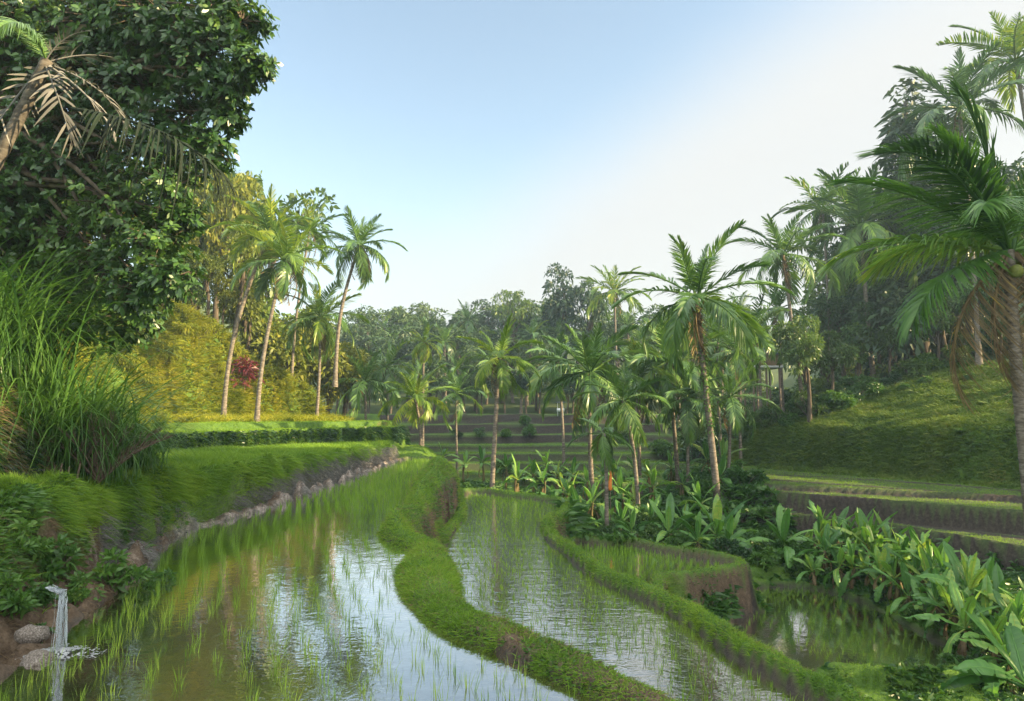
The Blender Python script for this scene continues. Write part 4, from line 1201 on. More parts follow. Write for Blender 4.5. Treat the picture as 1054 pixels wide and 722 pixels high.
def scatter(name, label, wt, N, lo, hi, wid, mat, K=3, upright=.7, spread=.5, droop=.25, tint=.5, far=1.4, clump=None, grow=.02, comb=.5):
    wt = wt * AREA * np.maximum(DIST, 4) ** (-far) * np.where(FACING > -.05, 1, .15)
    if clump is not None:
        wt = wt * ss(clump[1], clump[2], vnoise(TC[:, 0], TC[:, 1], clump[0], 777) * .6 + .4 * vnoise(TC[:, 0], TC[:, 1], clump[0] * .37, 778))
    cs = np.cumsum(wt)
    idx = np.searchsorted(cs, rng.random(N) * cs[-1])
    idx = np.minimum(idx, len(wt) - 1)
    q = TV[TQ[idx]]
    u = rng.random((N, 1)); v = rng.random((N, 1))
    p = (q[:, 0] * (1 - u) + q[:, 1] * u) * (1 - v) + (q[:, 3] * (1 - u) + q[:, 2] * u) * v
    nr = NRM[idx]
    d = unit(nr * (1 - upright) + np.array([0, 0, upright]) + rng.normal(0, spread, (N, 3)) * np.array([1, 1, .4]))
    dist = DIST[idx]
    l = (lo + (hi - lo) * np.clip(.65 * rng.random(N) ** 1.5 + .9 * vnoise(p[:, 0], p[:, 1], .45, 888) ** 2, 0, 1.25)) * (1 + grow * dist)
    t = np.linspace(0, 1, K)
    lean = unit(rng.normal(0, 1, (N, 3)) * np.array([1, 1, 0]) + nr * np.array([1, 1, 0]) * comb)
    cent = p[:, None] + d[:, None] * (l[:, None] * t[None])[..., None] + lean[:, None] * (l[:, None] * .35 * t[None] ** 2)[..., None]
    cent[..., 2] -= l[:, None] * droop * t[None] ** 2 + .01
    side = unit(np.cross(d, unit(rng.normal(0, 1, (N, 3)) * np.array([1, 1, .2]))))
    wp = np.interp(t, [0, .4, 1], [1, .8, .08])
    mb = MB()
    ti = tint + .22 * rng.normal(0, 1, N) + .5 * (vnoise(p[:, 0], p[:, 1], .9, 555) - .5)
    mb.ribbons(cent, side, (wid * (1 + .045 * dist))[:, None] * wp[None], a=np.clip(ti, 0, 1))
    o = mb.build(name, mat)
    return tag(o, label, kind='stuff')


g_short = onland * (1 - .75 * ((TC[:, 0] < -3.8) & (TC[:, 1] < 12))) * (1 - .9 * ((FTL > -.25) & (TC[:, 1] < 14.5))) * (FSOIL < .6) * (1 - FSOIL) * (FTL < .3) * ((FTR < 0.2) | (TC[:, 1] > 56)) * (1 - .97 * ss(.1, .5, FE) * (FG < -.2))
scatter('grass', 'short bright grass matting the bunds and terrace walls', g_short, 420000, .025, .10, .0050, M_GRASS, 3, .55, .6, .25, .5, 1.55)
g_lawn = onland * ss(.0, .25, FE) * (FG < -.15) * (FTL < 0) * (TC[:, 1] > 8)
scatter('grass', 'even bright green young rice on the raised left terrace', g_lawn, 90000, .10, .20, .009, M_RICE, 3, .9, .3, .15, .45, 1.2)
g_hedge = INV * (FG > -1.2) * (FG < .12) * (NRM[:, 2] < .85) * (TC[:, 2] > -1.3) * (TC[:, 2] < -.15)  # low walls darkened by added leaves in place of shade
scatter('ground_cover', 'dense dark leaves added over the low terrace walls on the left to look shaded', g_hedge, 30000, .05, .14, .035, M_BL_D, 3, .3, .8, .5, .15, .5)
g_left = onland * (FTL > -.1) * (FTL < 9) * (TC[:, 1] > 14) * (1 - .92 * FSOIL)
scatter('grass', 'long yellow-green grass hanging down the sunlit left bank', g_left, 60000, .08, .24, .042, M_HILLG, 3, .35, .95, .30, .5, .6, (1.1, .2, .5))
scatter('grass', 'wispy long grass standing among the low plants of the sunlit left bank', g_left, 45000, .18, .60, .011, M_HILLG, 4, .7, .45, .45, .6, .6, (.8, .3, .6), comb=0)
g_right = onland * (FTR > -.1) * (FTR < 14) * (TC[:, 1] < 60)
g_wall = onland * (TC[:, 0] < -5.2) * (TC[:, 0] > -7.2) * (TC[:, 1] > 9) * (TC[:, 1] < 38) * ss(-1.58, -1.36, TC[:, 2]) * (NRM[:, 2] < .9)
scatter('grass', 'overhanging grass along the eroded wall of the left terrace', g_wall, 42000, .07, .22, .009, M_GRASS, 4, .5, .9, .5, .42, .9, comb=.2)
g_root = onland * (TC[:, 0] < -3.8) * (TC[:, 0] > -7.0) * (TC[:, 1] < 38) * (FSOIL > .3) * (NRM[:, 2] < .85)
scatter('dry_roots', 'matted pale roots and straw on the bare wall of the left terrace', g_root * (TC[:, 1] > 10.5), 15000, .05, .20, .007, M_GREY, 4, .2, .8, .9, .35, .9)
scatter('dry_roots', 'brown roots and dead stalks on the bare earth by the waterfall', g_root * (TC[:, 1] <= 10.5), 6000, .04, .15, .005, M_DEAD, 4, .2, .8, .9, .1, .9, (.4, .35, .6))
g_bund = onland * (TC[:, 0] > -3.7) * (TC[:, 0] < 7) * (TC[:, 1] < 27)
scatter('ground_cover', 'small broad-leaved weeds growing through the grass of the bunds', g_bund, 16000, .02, .055, .020, M_COVER, 3, .5, .8, .3, .55, 1.5, (.8, .42, .62))
scatter('dry_roots', 'dead straw lying in the grass of the bunds', g_bund, 16000, .04, .12, .004, M_DEAD, 3, .3, .9, .3, .7, 1.6, (.6, .38, .6))
g_edge = INV * (FWET < -.03) * (FWET > -.30) * (TC[:, 2] > -3.6)
scatter('grass', 'grass hanging over the water along the edges of the bunds', g_edge * ((TC[:, 0] > -3.7)), 50000, .03, .10, .0055, M_GRASS, 4, .5, .7, .5, .5, 1.5, (.4, .2, .5))
scatter('grass', 'mixed low grass covering the right hillside bank', g_right, 80000, .06, .24, .030, M_RBANK, 3, .45, .95, .3, .5, .8)
g_nearl = onland * (TC[:, 0] < -3.6) * (TC[:, 0] > -9) * (TC[:, 1] < 14) * ss(-2.2, -1.2, TC[:, 2])
scatter('ground_cover', 'creeping leafy weeds over the near left bank', g_nearl, 22000, .04, .11, .036, M_COVER, 3, .35, .7, .4, .5, .7, (.7, .42, .62))
g_face = onland * (FTL > -.25) * (FTL < 1.1) * (TC[:, 1] < 14.5)
scatter('ground_cover', 'dark ferny creeper on the earth face below the elephant grass', g_face, 14000, .06, .20, .034, M_BL_D, 4, .2, .8, .8, .25, .6, (.6, .2, .5))
scatter('dry_roots', 'dry hanging stalks below the elephant grass', g_face, 6000, .10, .35, .008, M_DEAD, 4, .1, .6, 1.0, .2, .6, (.5, .35, .6))
scatter('grass', 'longer wild grass tufting the near left bank', g_nearl, 8000, .06, .22, .007, M_GRASS, 4, .65, .8, .3, .45, .8, (.9, .42, .62), comb=.1)
g_lowr = onland * (TC[:, 0] > 4.0) * (TC[:, 1] < 27) * (TC[:, 1] > 9) * (FTR < 0) * (TC[:, 2] < -4.6)
scatter('ground_cover', 'dark creeping undergrowth around the lowest paddy', g_lowr, 26000, .08, .2, .06, M_COVER, 3, .5, .7, .4, .3, .8, (.9, .3, .6))
g_mid = onland * (TC[:, 1] > 23) * (TC[:, 1] < 45) * (TC[:, 0] > -3) * (TC[:, 0] < 12) * (TC[:, 2] < -3.2)
scatter('ground_cover', 'tangled undergrowth between the palms in the middle of the valley', g_mid, 26000, .15, .4, .07, M_COVER, 3, .6, .6, .4, .35, .4, (1.6, .25, .55))

scatter('grass', 'wispy taller grass over the right hillside bank', g_right, 60000, .12, .40, .010, M_RBANK, 4, .7, .5, .45, .55, .8, (1.2, .3, .6), comb=0)
# ------------------------------------------------------------------ rice seedlings
def rice_clumps(pos, z, lo, hi, wid, nb, tint):
    n = len(pos)
    base = np.repeat(np.column_stack([pos, np.full(n, z - .05)]), nb, 0)
    m = len(base)
    a = rng.uniform(0, 6.28, m); ln = np.repeat(rng.uniform(lo, hi, n), nb) * rng.uniform(.6, 1.1, m)
    sp_ = rng.uniform(.05, .42, m)
    hd = np.stack([np.cos(a), np.sin(a), 0 * a], -1)
    base = base + hd * .02
    t = np.linspace(0, 1, 4)
    cent = base[:, None] + hd[:, None] * (ln[:, None] * sp_[:, None] * (t[None] * .5 + .6 * t[None] ** 2))[..., None]
    cent[..., 2] += ln[:, None] * (t[None] - .22 * sp_[:, None] * t[None] ** 2.5)
    side = np.stack([-np.sin(a + .4), np.cos(a + .4), 0 * a], -1)
    return cent, side, wid * np.array([.8, 1, .75, .08])[None], np.repeat(np.clip(rng.normal(tint, .18, n), 0, 1), nb)


def rice_rows(poly, direc, row, step, jit, margin=.12):
    lo, hi = poly.min(0), poly.max(0)
    d = np.array(direc) / np.hypot(*direc); nn = np.array([-d[1], d[0]])
    c = (lo + hi) / 2; Rr = np.hypot(*(hi - lo)) / 2 + 1
    u = np.arange(-Rr, Rr, row); v = np.arange(-Rr, Rr, step)
    U, V = np.meshgrid(u, v)
    U = U + .10 * np.sin(V * .9 + U)
    p = c + U.ravel()[:, None] * nn + V.ravel()[:, None] * d
    p = p + rng.normal(0, jit, p.shape)
    return p[sdist(p[:, 0], p[:, 1], poly) > margin]


pa = rice_rows(A_poly, (-.38, 1), .25, .13, .03)
pa = pa[(pa[:, 1] > 3.5) & (sdist(pa[:, 0], pa[:, 1], M_poly) < -.06)]
keep = vnoise(pa[:, 0], pa[:, 1], 1.1, 611) * .6 + .4 * vnoise(pa[:, 0], pa[:, 1], .35, 613)
keep = keep + .25 * ss(9, 18, pa[:, 1]) - .10 * ss(-2.0, -.8, pa[:, 0]) * ss(11, 8, pa[:, 1])
pa = pa[keep > .34]
pix = 527 + F * pa[:, 0] / pa[:, 1]
infr = (pix > 5) & (pix < 1050) & (pa[:, 1] > 5.35)
order = np.argsort(np.where(infr, pa[:, 1], 1e9))
near_i = order[:300]
rest = np.ones(len(pa), bool); rest[near_i] = False
SEED = []
for k in range(8):
    mb = MB(); c_, s_, w_, a_ = rice_clumps(np.zeros((1, 2)), .05, .17, .25, .0055, 5, .5)
    mb.ribbons(c_, s_, np.repeat(w_, len(c_), 0), a=a_)
    SEED.append(mb.build('rice_plant', M_RICE, link=False))
for j in near_i:
    o = bpy.data.objects.new('rice_plant', SEED[random.randrange(8)]); C.objects.link(o)
    o.location = (pa[j, 0], pa[j, 1], ZA - .05); o.rotation_euler = (0, 0, random.uniform(0, 6.28)); o.scale = (1, 1, random.uniform(.75, 1.25))
    tag(o, 'thin green rice seedling standing in the water of the near long paddy', 'rice plant', 'rice seedlings in the near long paddy')
mb = MB()


def add_rice(pos, z, lo, hi, wid, nb, tint):
    c_, s_, w_, a_ = rice_clumps(pos, z, lo, hi, wid, nb, tint)
    mb.ribbons(c_, s_, np.repeat(w_, len(c_), 0), a=a_)


pr = pa[rest]
add_rice(pr[pr[:, 1] < 16], ZA, .16, .25, .0062, 4, .5)
add_rice(pr[pr[:, 1] >= 16], ZA, .16, .26, .011, 4, .55)
pb = rice_rows(B_poly, (-.25, 1), .22, .15, .03)
kb = vnoise(pb[:, 0], pb[:, 1], 1.3, 621)
pb = pb[(kb > .12)]
add_rice(pb[pb[:, 1] < 12], ZB, .13, .22, .0085, 5, .6)
add_rice(pb[pb[:, 1] >= 12], ZB, .10, .19, .013, 4, .75)
pc_ = rice_rows(C_poly, (.5, 1), .22, .16, .02)
add_rice(pc_, ZC, .16, .26, .014, 5, .55)
pd_ = rice_rows(D_poly, (.62, 1), .22, .15, .02)
kd = vnoise(pd_[:, 0], pd_[:, 1], 1.6, 631) + .5 * ss(6.2, 7.6, pd_[:, 0])
add_rice(pd_[kd > .45], ZD, .13, .21, .010, 4, .25)
tag(mb.build('rice_seedlings', M_RICE), 'rows of young rice standing in the flooded paddies', kind='stuff')

# ------------------------------------------------------------------ upper left: the leafy overhang and the tall grass
g = np.random.default_rng(5)
lobes = [(10, 20, 12.5, 1.5), (60, 30, 12.5, 1.4), (115, 25, 12, 1.3), (170, 15, 11.5, 1.15), (222, 5, 11, .8), (250, 22, 10.8, .5), (205, 62, 11.2, .8), (255, 72, 10.8, .42), (232, 92, 11, .45), (262, 62, 10.7, .35), (150, 90, 12, 1.15), (90, 95, 12.6, 1.3), (25, 110, 13, 1.4), (195, 118, 11.4, .65), (215, 150, 11.3, .5), (160, 150, 11.8, .85), (100, 165, 12.6, 1.2), (40, 190, 13, 1.3), (175, 195, 11.4, .65), (130, 215, 11.9, .9), (70, 240, 12.6, 1.1), (165, 250, 11.4, .7), (110, 270, 12, .8), (178, 285, 11.2, .5), (145, 300, 11.5, .55), (20, 250, 13.2, 1.1), (230, 118, 11.2, .4), (-30, 230, 12.5, 1.4), (-10, 300, 12.8, 1.2), (45, 290, 13.4, 1.2), (90, 320, 13.4, .9), (-20, 60, 12.5, 1.5), (-20, 150, 12.5, 1.5), (60, 180, 13.4, 1.3), (130, 330, 12.6, .6), (190, 225, 11.4, .4), (185, 40, 11.6, .9), (130, 60, 12.2, 1.0)]
root = empty('broadleaf_tree', (-11.6, 12.6, ground_z(-11.6, 12.6) - .2), 'large dark glossy-leaved tree overhanging the whole upper left corner', 'tree')
off0 = np.array(root.location)
tb = MB(); lm = MB()
ft = np.array([[-11.6, 12.6, off0[2]], [-11.5, 12.7, 3.0], [-11.2, 12.7, 4.4], [-10.6, 12.6, 6.0], [-10.0, 12.5, 8.4]]) - off0
tb.tube(smooth_closed(ft, 4, False), np.linspace(.34, .14, 17), 10)
for li, (px, py, Y, r) in enumerate(lobes):
    c = np.array(PD(px, py, Y)) - off0
    s0 = np.array([-11.2, 12.7, 4.0 + (li % 5) * .8]) - off0
    tt = np.linspace(0, 1, 9)[:, None]
    pth = s0 + (c - s0) * tt; pth[:, 2] += .5 * np.sin(tt[:, 0] * 3.14); pth += g.normal(0, .05, pth.shape)
    tb.tube(pth, np.linspace(.085, .015, 9), 6)
    ntw = int(270 * r ** 2 + 50)
    q = unit(g.normal(0, 1, (ntw, 3))); rad = r * (.25 + .95 * g.random((ntw, 1)) ** .7)
    cl = unit(g.normal(0, 1, (11, 3))); lt = g.normal(0, .16); keepq = np.max(q @ cl.T, 1) > .70
    q, rad = q[keepq], rad[keepq]; ntw = len(q)
    tips = c + q * rad * np.array([1, .8, .85])
    for k in range(0, ntw, 3):
        tb.tube(np.array([c + (tips[k] - c) * .15, c + (tips[k] - c) * .6 + np.array([0, 0, .04]), tips[k]]), np.array([.014, .010, .005]), 4, cap=False)
    nlv = 9
    pts = np.repeat(tips, nlv, 0); m = len(pts)
    axis = unit(q + np.array([0, 0, .35])); ax = np.repeat(axis, nlv, 0)
    rd = unit(g.normal(0, 1, (m, 3)))
    rd = unit(rd - ax * np.sum(rd * ax, -1, keepdims=True))
    d = unit(ax * g.uniform(.05, .9, (m, 1)) + rd)
    l = g.uniform(.085, .165, m)
    t = np.linspace(0, 1, 4)
    st = pts - ax * g.uniform(0, .10, (m, 1))
    cent = st[:, None] + d[:, None] * (l[:, None] * t[None])[..., None]
    cent[..., 2] -= (l * .22)[:, None] * t[None] ** 2
    side = unit(np.cross(d, ax) + g.normal(0, .25, (m, 3)))
    lowpart = ss(180, 300, py)
    lm.ribbons(cent, side, (l * .44)[:, None] * np.array([.12, .9, 1, .1])[None], a=np.clip(g.normal(.30 + .24 * lowpart + lt, .17, m) + np.repeat(g.normal(0, .12, ntw), nlv), 0, 1))
tb.build('trunk', M_BARK, root, True)
lm.build('crown', M_BL_D, root)

TG = []
for k in range(4):
    g = np.random.default_rng(70 + k); N = 420
    a = g.uniform(0, 6.28, N); L = g.uniform(1.1, 2.6, N)
    hd = np.stack([np.cos(a), np.sin(a), 0 * a], -1)
    ba = np.column_stack([g.normal(0, .28, (N, 2)), g.uniform(-.1, .15, N)])
    t = np.linspace(0, 1, 9); ou = g.uniform(.12, .8, N); dr = g.uniform(.25, 1.0, N)
    cent = ba[:, None] + hd[:, None] * (L[:, None] * ou[:, None] * (t[None] * .5 + .75 * t[None] ** 2))[..., None]
    cent[..., 2] += L[:, None] * (1.0 * t[None] - dr[:, None] * t[None] ** 2.6)
    side = np.stack([-np.sin(a), np.cos(a), g.normal(0, .3, N)], -1)
    mb = MB(); mb.ribbons(cent, unit(side), .024 * np.interp(t, [0, .2, .6, 1], [.6, 1, .8, .06])[None] * g.uniform(.7, 1.3, (N, 1)), a=np.clip(g.normal(.5, .25, N), 0, 1))
    TG.append(mb.build('tall_grass', M_TALL, link=False))
for i, (px, py, Y, s) in enumerate([(-45, 420, 10.6, 1.2), (5, 395, 10.9, 1.2), (50, 400, 11.2, 1.2), (92, 385, 11.5, 1.1), (20, 330, 12.0, 1.35), (75, 335, 12.4, 1.3), (-20, 360, 11.6, 1.4), (140, 392, 13.2, .85), (-60, 340, 11.4, 1.3), (100, 330, 13.2, 1.25), (45, 330, 12.8, 1.4)]):
    x, y, z = PD(px, py, Y + .15)
    o = bpy.data.objects.new('tall_grass_clump', TG[i % 4]); C.objects.link(o)
    gz = ground_z(x, y)
    o.location = (x, y, gz - .05); o.scale = (s, s, s * 1.05); o.rotation_euler = (0, 0, i * 1.3)
    tag(o, 'clump of long arching elephant grass on the left bank', 'grass clump', 'elephant grass clumps on the left bank')

# dry, bare frond bush on the left terrace
x, y = -6.75, 11.3
dr_ = empty('dry_bush', (x, y, ground_z(x, y)), 'bare dry bush of brown feathery stalks on the left terrace', 'bush')
for k in range(11):
    a = k * .6 + .2
    inst('dead_frond', frond_mesh('dead_frond', M_TWIG, 26, 3, .5, .1, .34, .016, 950 + k, .2) if k < 3 else dr_.children[k % 3].data, dr_, (0, 0, 0), (0, -R(40 + 8 * (k % 5)), a), (1.25 - .05 * (k % 4), .8, 1.25))
for k in range(6):
    x, y = -7.25 + .085 * k + .03 * (k % 2), 10.7 + .05 * (k % 3)
    mb = MB(); z = ground_z(x, y)
    mb.tube(np.array([[0, 0, -.1], [.01, 0, .12], [.0 + .02 * (k % 3), .01, .26 + .04 * (k % 3)]]), np.array([.017, .016, .013]), 6)
    o = mb.build('wooden_stake', M_TWIG); o.location = (x, y, z)
    tag(o, 'short brown stake in the little row before the dry bush', 'stake', 'stakes on the left terrace')

# ------------------------------------------------------------------ bushes
B_cov = [bush_mesh('bush', 500 + i, M_COVER, 2600, .17, 8, .75) for i in range(3)]
B_dark = [bush_mesh('bush', 510 + i, M_BL_D, 2600, .15, 8, .8) for i in range(2)]
B_hill = [bush_mesh('bush', 520 + i, M_HILLG, 2600, .20, 8, .7, .25, .6, .8) for i in range(3)]
B_mid = [bush_mesh('bush', 530 + i, M_BL_M, 2600, .15, 8, .8) for i in range(2)]
B_red = [bush_mesh('bush', 540, M_RED, 420, .42, 9, 1.0, .2, .9, .5)]
B_herb = [bush_mesh('bush', 550 + i, M_COVER, 700, .34, 6, .8, .34) for i in range(2)]


def bush_px(me, label, px, py, Y, s, **kw):
    x, y, z = PD(px, py, Y)
    if z < ground_z(x, y) - .3 or z > ground_z(x, y) + 1.2:
        x, y = hit(px, py)
    return bush(me, label, x, y, s, **kw)


bush_px(B_red[0], 'crimson-leaved bush on the sunlit left bank', 246, 398, 34.5, 1.3)
bush_px(B_red[0], 'small red-leaved bush at the foot of the lone leaning palm', 333, 385, 41.5, .8)
for (px, py, z, s, lab) in [(118, 540, -1.35, .38, 'dark leafy bush overhanging the near left bank'), (172, 528, -1.3, .26, 'low leafy weed on the bank right of the dark leafy bush'), (14, 560, -1.3, .30, 'leafy weed at the left edge above the little waterfall'), (88, 590, -1.8, .17, 'tiny green weed growing beside the little waterfall'), (30, 640, -2.0, .2, 'mossy green tuft under the little waterfall, left edge'), (190, 556, -1.8, .2, 'small weed at the waterline right of the dark leafy bush'), (60, 525, -1.1, .34, 'leafy clump on the near bank between the left edge and the dark leafy bush'), (30, 520, -1.0, .3, 'leafy clump near the left edge on top of the near bank'), (88, 560, -1.5, .26, 'bushy weed hanging over bare earth above the little waterfall'), (48, 570, -1.5, .24, 'bushy weed just above the lip of the little waterfall'), (150, 560, -1.7, .22, 'low weed under the dark leafy bush'), (152, 515, -1.1, .3, 'pale leafy weed on the terrace edge beyond the dark leafy bush')]:
    x, y = P(px, py, z)
    bush(B_herb[0] if s > .25 else B_herb[1], lab, x, y, s)
gh = 'shrubs on the sunlit left bank'
for i, (px, py, Y, s) in enumerate([(150, 400, 28, 1.5), (170, 370, 29.5, 1.6), (192, 420, 29.5, 1.0), (205, 350, 31, 1.5), (225, 385, 32, 1.2), (185, 345, 31, 1.5), (240, 370, 34, 1.2), (262, 405, 35, .9), (150, 350, 29, 1.8), (290, 398, 37, .9), (312, 402, 38.5, .8), (275, 385, 37, 1.0), (165, 430, 28.2, .9), (142, 432, 27.2, .9), (212, 428, 31, .7), (220, 345, 35, 1.4), (250, 352, 38, 1.3), (130, 380, 27, 1.6)]):
    bush_px(B_hill[i % 3], 'bright yellow-green shrub on the sunlit left bank', px, py, Y, s * .62, group=gh)
gd = 'dark bushes in the valley thicket'
for i, (px, py, Y, s) in enumerate([(508, 505, 31, .9), (540, 498, 32, .9), (480, 490, 33, .8), (575, 515, 30, 1.0), (600, 535, 28, .9), (630, 555, 26.5, .7), (665, 560, 25.5, .8), (690, 570, 24.5, .7), (715, 560, 25.5, 1.1), (735, 520, 28, 1.2), (700, 500, 31, 1.3), (760, 575, 23.4, .8), (790, 590, 22.6, .6), (520, 488, 34, 1.1), (650, 520, 29, 1.2), (560, 500, 33, 1.1), (676, 540, 27, 1.0), (800, 575, 24, .9), (830, 585, 23, .7), (610, 520, 31, 1.1), (586, 500, 34, 1.2), (745, 500, 31, 1.1), (765, 480, 34, 1.2), (680, 470, 38, 1.4), (720, 470, 36, 1.3), (495, 452, 42, .8), (470, 456, 42, .7), (545, 452, 43, .9), (540, 440, 45, 1.0), (520, 452, 43, .8), (640, 455, 44, 1.2), (700, 445, 42, 1.5), (735, 430, 42, 1.7)]):
    bush_px((B_dark + B_cov)[i % 5], 'dark leafy bush in the thicket of palms and bananas along the valley floor', px, py, Y, s, group=gd)
gb = 'bushes along the right bank top'
k = 0
for px in range(764, 1100, 11):
    u_, _, _ = ray(px, 400)
    yy_ = np.arange(22, 50, .4); a_, b_, c_ = ray(px, 400); xx_ = a_ / b_ * yy_
    el_ = height(xx_, yy_, False) / yy_
    j_ = int(np.argmax(el_)) if k % 2 else int(np.argmax(el_ > el_.max() - .012))
    x, y = xx_[j_], yy_[j_]
    k += 1
    s_ = 1.0 + .9 * ((k * 7) % 5) / 5
    bush((B_mid + B_cov + B_dark)[(k * 5) % 7], 'green shrub at the foot of the trees along the top of the right grassy bank', x + .4, y + .6, s_, group=gb)
for (px, py, s_) in [(800, 424, .9), (822, 414, .8), (846, 408, .7), (872, 404, .6), (905, 400, .6), (930, 402, .5), (790, 438, .7), (858, 420, .45), (955, 396, .6), (1000, 392, .5)]:
    x, y = hit(px, py)
    bush(B_cov[int(px) % 3], 'green shrub at the foot of the trees along the top of the right grassy bank', x, y, s_, group=gb)
for i in range(30):
    px = 790 + 262 * ((i * 13) % 30) / 30; py = 402 + 60 * ((i * 7) % 30) / 30 + .04 * (px - 790)
    x, y = hit(px, py)
    bush((B_cov + B_mid)[i % 5], 'small green clump growing on the face of the right grassy bank', x, y, .28 + .07 * (i % 4), group='clumps on the right grassy bank', sz=.22)
gu = 'undergrowth behind the right bank'
for i in range(34):
    x = 14 + 34 * ((i * 7) % 34) / 34; y = 53 + 22 * ((i * 11) % 34) / 34 + .3 * (x - 14)
    if sdist(np.array([x]), np.array([y]), right_hill)[0] < 0: continue
    bush((B_dark + B_mid)[i % 4], 'dark bush filling the gaps between the trunks behind the right bank', x, y, 2.2 + .3 * (i % 5), group=gu)
gw = 'weeds around the lowest paddy'
for i, (px, py, z, s) in enumerate([(1000, 690, -5.6, .45), (1025, 712, -5.6, .5), (985, 712, -5.7, .4), (945, 716, -5.7, .35), (1005, 660, -5.2, .5), (970, 655, -5.2, .35), (940, 640, -5.2, .4), (1040, 670, -5.2, .6), (905, 622, -5.2, .35), (860, 605, -5.2, .4), (820, 598, -5.2, .4), (1045, 705, -5.6, .6)]):
    x, y = P(px, py, z)
    bush((B_cov + B_dark)[i % 5], 'dark weedy bush crowding the rim of the lowest paddy', x, y, s, group=gw)

# ------------------------------------------------------------------ the little waterfall
m, n, o = new_mat('falling_water')
pos = geo_pos(n)
d1 = n.nodes.new('ShaderNodeBsdfPrincipled'); d1.inputs['Base Color'].default_value = (.70, .76, .80, 1); d1.inputs['Roughness'].default_value = .10; d1.inputs['Transmission Weight'].default_value = .80; d1.inputs['IOR'].default_value = 1.33
n.links.new(d1.outputs[0], o.inputs[0])
M_FALL = m
m, n, o = new_mat('water_foam')
d1 = n.nodes.new('ShaderNodeBsdfPrincipled'); d1.inputs['Base Color'].default_value = (.26, .275, .28, 1); d1.inputs['Roughness'].default_value = .5
n.links.new(d1.outputs[0], o.inputs[0]); M_FOAM = m
fx, fy, fz = PD(64, 609, 6.75)
wf = empty('waterfall', (fx, fy, ZA), 'thin white stream of water spilling from the left bank into the long paddy', 'waterfall')
g = np.random.default_rng(9)
H = fz - ZA
mb = MB()
for k in range(46):
    o0 = np.array([g.normal(.0, .022), g.normal(0, .02), H + g.normal(0, .012)])
    vx, vy = .05 + .05 * g.random(), -.08 + .04 * g.normal()
    ta, tb_ = sorted(g.uniform(0, 1, 2)) if k % 3 else (0, 1)
    t = np.linspace(ta, max(tb_, ta + .25), 12)
    pth = np.stack([o0[0] + vx * t + .004 * g.normal(size=12), o0[1] + vy * t + .004 * g.normal(size=12), o0[2] * (1 - np.minimum(t, 1) ** 1.8)], -1)
    mb.tube(pth, g.uniform(.0015, .0048) * g.uniform(.5, 1.5, 12), 6)
for k in range(14):   # the lip of the spring
    t = np.linspace(0, 1, 8)
    pth = np.stack([-.16 + .17 * t + .012 * g.normal(size=8), .05 - .06 * t + .04 * g.normal() + .012 * g.normal(size=8), H + .03 - .03 * t + .005 * g.normal(size=8)], -1)
    mb.tube(pth, g.uniform(.002, .006), 6)
mb.build('stream', M_FALL, wf, True)
mb = MB()
# a low, broken patch of froth where the stream lands, thinning outwards
gxx, gyy = np.meshgrid(np.linspace(-.22, .62, 70), np.linspace(-.42, .20, 44))
rr_ = np.hypot((gxx - .06) / .55, (gyy + .10) / .24)
hh = .010 + .035 * np.exp(-(rr_ * 2.6) ** 2) * (.4 + g.random(gxx.shape))
q0 = (np.arange(43)[:, None] * 70 + np.arange(69)[None]).ravel()
qq = np.stack([q0, q0 + 1, q0 + 71, q0 + 70], -1)
den = (1.15 - rr_ * 1.0 - .15 * (gxx > .3)).ravel()[qq].mean(1) + .9 * (vnoise(gxx.ravel()[qq].mean(1), gyy.ravel()[qq].mean(1), .06, 5) - .5) + .9 * (g.random(len(qq)) - .5)
mb.add(np.stack([gxx + .006 * g.normal(size=gxx.shape), gyy + .004 * g.normal(size=gxx.shape), hh], -1).reshape(-1, 3), q=qq[den > .70])
tag(mb.build('foam', M_FOAM, wf, True), kind='stuff')

M_ROCK = rough_mat('bank_rock', [(.3, (.05, .042, .034)), (.5, (.14, .12, .10)), (.7, (.34, .31, .28))], 9, .8)
for i, (px, py, z, s, lab) in enumerate([(36, 612, -1.72, .13, 'grey stone beside the lip of the little waterfall'), (92, 598, -1.75, .09, 'small pale stone right of the little waterfall'), (40, 668, -2.1, .15, 'mossy stone at the foot of the little waterfall'), (22, 694, -2.1, .17, 'dark stone in the bottom left corner of the bank'), (118, 592, -1.9, .11, 'brown stone set in the bank at the waterline')]):
    x, y = P(px, py, z)
    mb = MB(); mb.ball((0, 0, 0), (1.2, .9, .7), 14, 10)
    v = mb.v[0]; v *= (1 + .22 * fbm(v[:, 0] * 3 + i * 7, v[:, 1] * 3 + v[:, 2] * 5, 1.0, i, 3))[:, None]
    o = mb.build('rock', M_ROCK, smooth=True); o.location = (x, y, ground_z(x, y) + s * .15); o.scale = (s, s, s); o.rotation_euler = (0, 0, i)
    tag(o, lab, 'rock')

# ------------------------------------------------------------------ small built things
def flat_mat(name, col, rough=.6):
    m, n, o = new_mat(name)
    b = n.nodes.new('ShaderNodeBsdfPrincipled'); b.inputs['Roughness'].default_value = rough
    ns = noise(n, 7, 4, .7, geo_pos(n))
    n.links.new(mixc(n, math_n(n, 'MULTIPLY', ns, .5), col, tuple(c * .55 for c in col)), b.inputs['Base Color'])
    n.links.new(b.outputs[0], o.inputs[0])
    return m


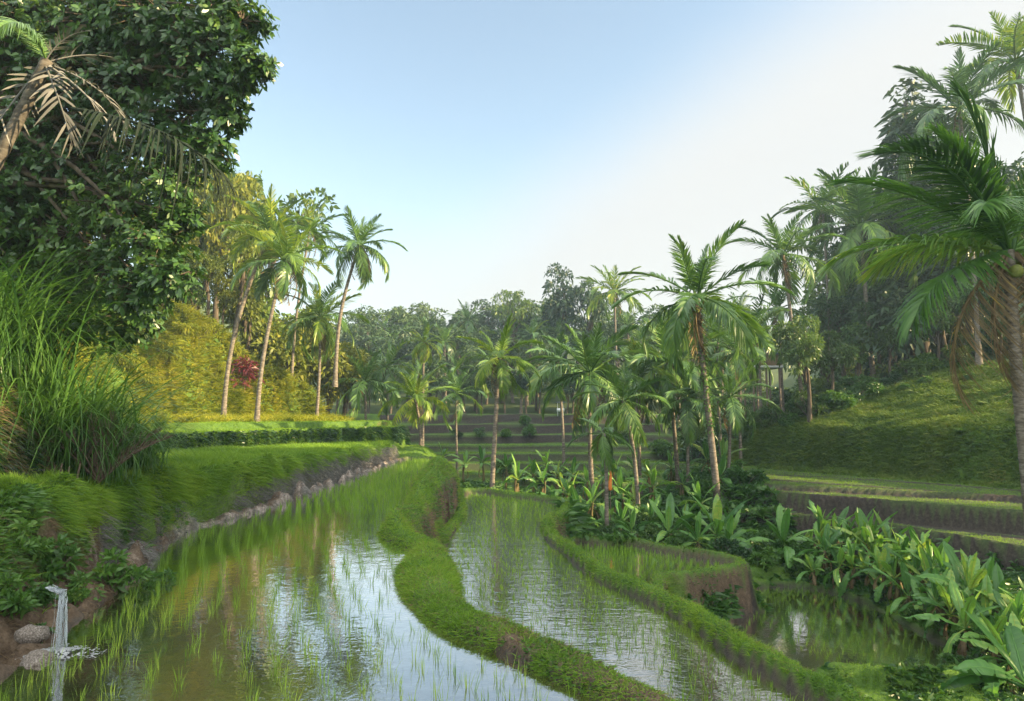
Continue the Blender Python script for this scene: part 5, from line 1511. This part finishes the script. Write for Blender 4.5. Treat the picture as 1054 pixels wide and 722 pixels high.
M_ROOF = flat_mat('slate_roof', (.13, .15, .19)); M_WALL = flat_mat('bamboo_wall', (.30, .21, .12)); M_WHITE = flat_mat('white_paint', (.72, .74, .74)); M_POST = flat_mat('wood_post', (.14, .10, .07)); M_OR = flat_mat('orange_cloth', (.75, .22, .03)); M_DARK = flat_mat('dark_opening', (.02, .02, .02))
hx, hy, hzz = PD(777, 379, 53)
gz = ground_z(hx, hy)
hut = empty('hut', (hx, hy, hzz), 'low hut with a blue-grey roof and pale brown walls behind the right bank', 'hut')
mb = MB(); mb.box((0, 0, .55), (3.0, 2.0, .85)); mb.build('wall', M_WALL, hut)
mb = MB()
mb.add([[-1.9, -1.4, 1.0], [1.9, -1.4, 1.0], [1.9, 1.4, 1.0], [-1.9, 1.4, 1.0], [-1.3, 0, 1.62], [1.3, 0, 1.62]], q=[[0, 1, 5, 4], [2, 3, 4, 5], [3, 2, 1, 0]], t=[[1, 2, 5], [3, 0, 4]]); mb.build('roof', M_ROOF, hut)
mb = MB(); mb.box((0, 0, .02), (3.5, 2.5, .16)); mb.build('floor_platform', M_WHITE, hut)
for sx in (-1.5, -.5, .5, 1.5):
    mb = MB(); mb.box((sx, -1.15, .55), (.09, .09, .90)); mb.build('post', M_POST, hut)
    for sy in (-1, 1):
        mb = MB(); mb.box((sx, sy, (gz - hzz) / 2 - .12), (.12, .12, max(.3, hzz - gz + .2))); mb.build('stilt', M_POST, hut)
mb = MB(); mb.box((-.3, -1.004, .5), (.55, .02, .7)); mb.build('door', M_DARK, hut)
sx_, sy_ = hit(577, 431)
sh = empty('shrine', (sx_, sy_, ground_z(sx_, sy_)), 'tiny white shrine on posts at the top of the far terraces', 'shrine')
zz = .55
mb = MB(); mb.box((0, 0, zz), (.75, .6, .32)); mb.build('offering_box', M_WHITE, sh)
for a in (-.3, .3):
    mb = MB(); mb.box((a, 0, zz / 2 - .1), (.07, .07, max(.2, zz))); mb.build('leg', M_WHITE, sh)
    mb = MB(); mb.box((a, .1, zz + .45), (.06, .06, .6)); mb.build('post', M_WHITE, sh)
mb = MB(); mb.box((0, .05, zz + .79), (.9, .7, .08)); mb.build('roof', M_ROOF, sh)
ox, oy, oz = PD(628, 492, 27.2)
fl = empty('cloth_marker', (ox, oy, ground_z(ox, oy)), 'narrow orange cloth tied to a stake by the grey-trunked palm', 'marker')
hh = oz - fl.location.z + .3
mb = MB(); mb.tube(np.array([[0, 0, -.1], [0, 0, hh * .5], [.01, 0, hh]]), np.array([.02, .018, .015]), 6); mb.build('stake', M_POST, fl)
mb = MB(); t = np.linspace(0, 1, 8)
mb.tube(np.stack([.02 * np.sin(t * 6), -.03 + 0 * t, hh - .02 - .75 * t], -1), .03 + .06 * t, 7); mb.build('cloth', M_OR, fl)
px_, py_ = P(430, 513, -2.05)
pp = empty('water_pipe', (px_, py_, -2.1), 'short white pipe end through the grassy mound beside the long paddy', 'pipe')
mb = MB(); mb.tube(np.array([[-.16, -.25, -.06], [0, 0, .02], [.12, .25, .06]]), np.array([.06, .06, .06]), 10, cap=False); mb.tube(np.array([[-.15, -.24, -.06], [0, 0, .02], [.12, .25, .06]]), np.array([.05, .05, .05]), 10, cap=False)
mb.build('tube', M_WHITE, pp, True)
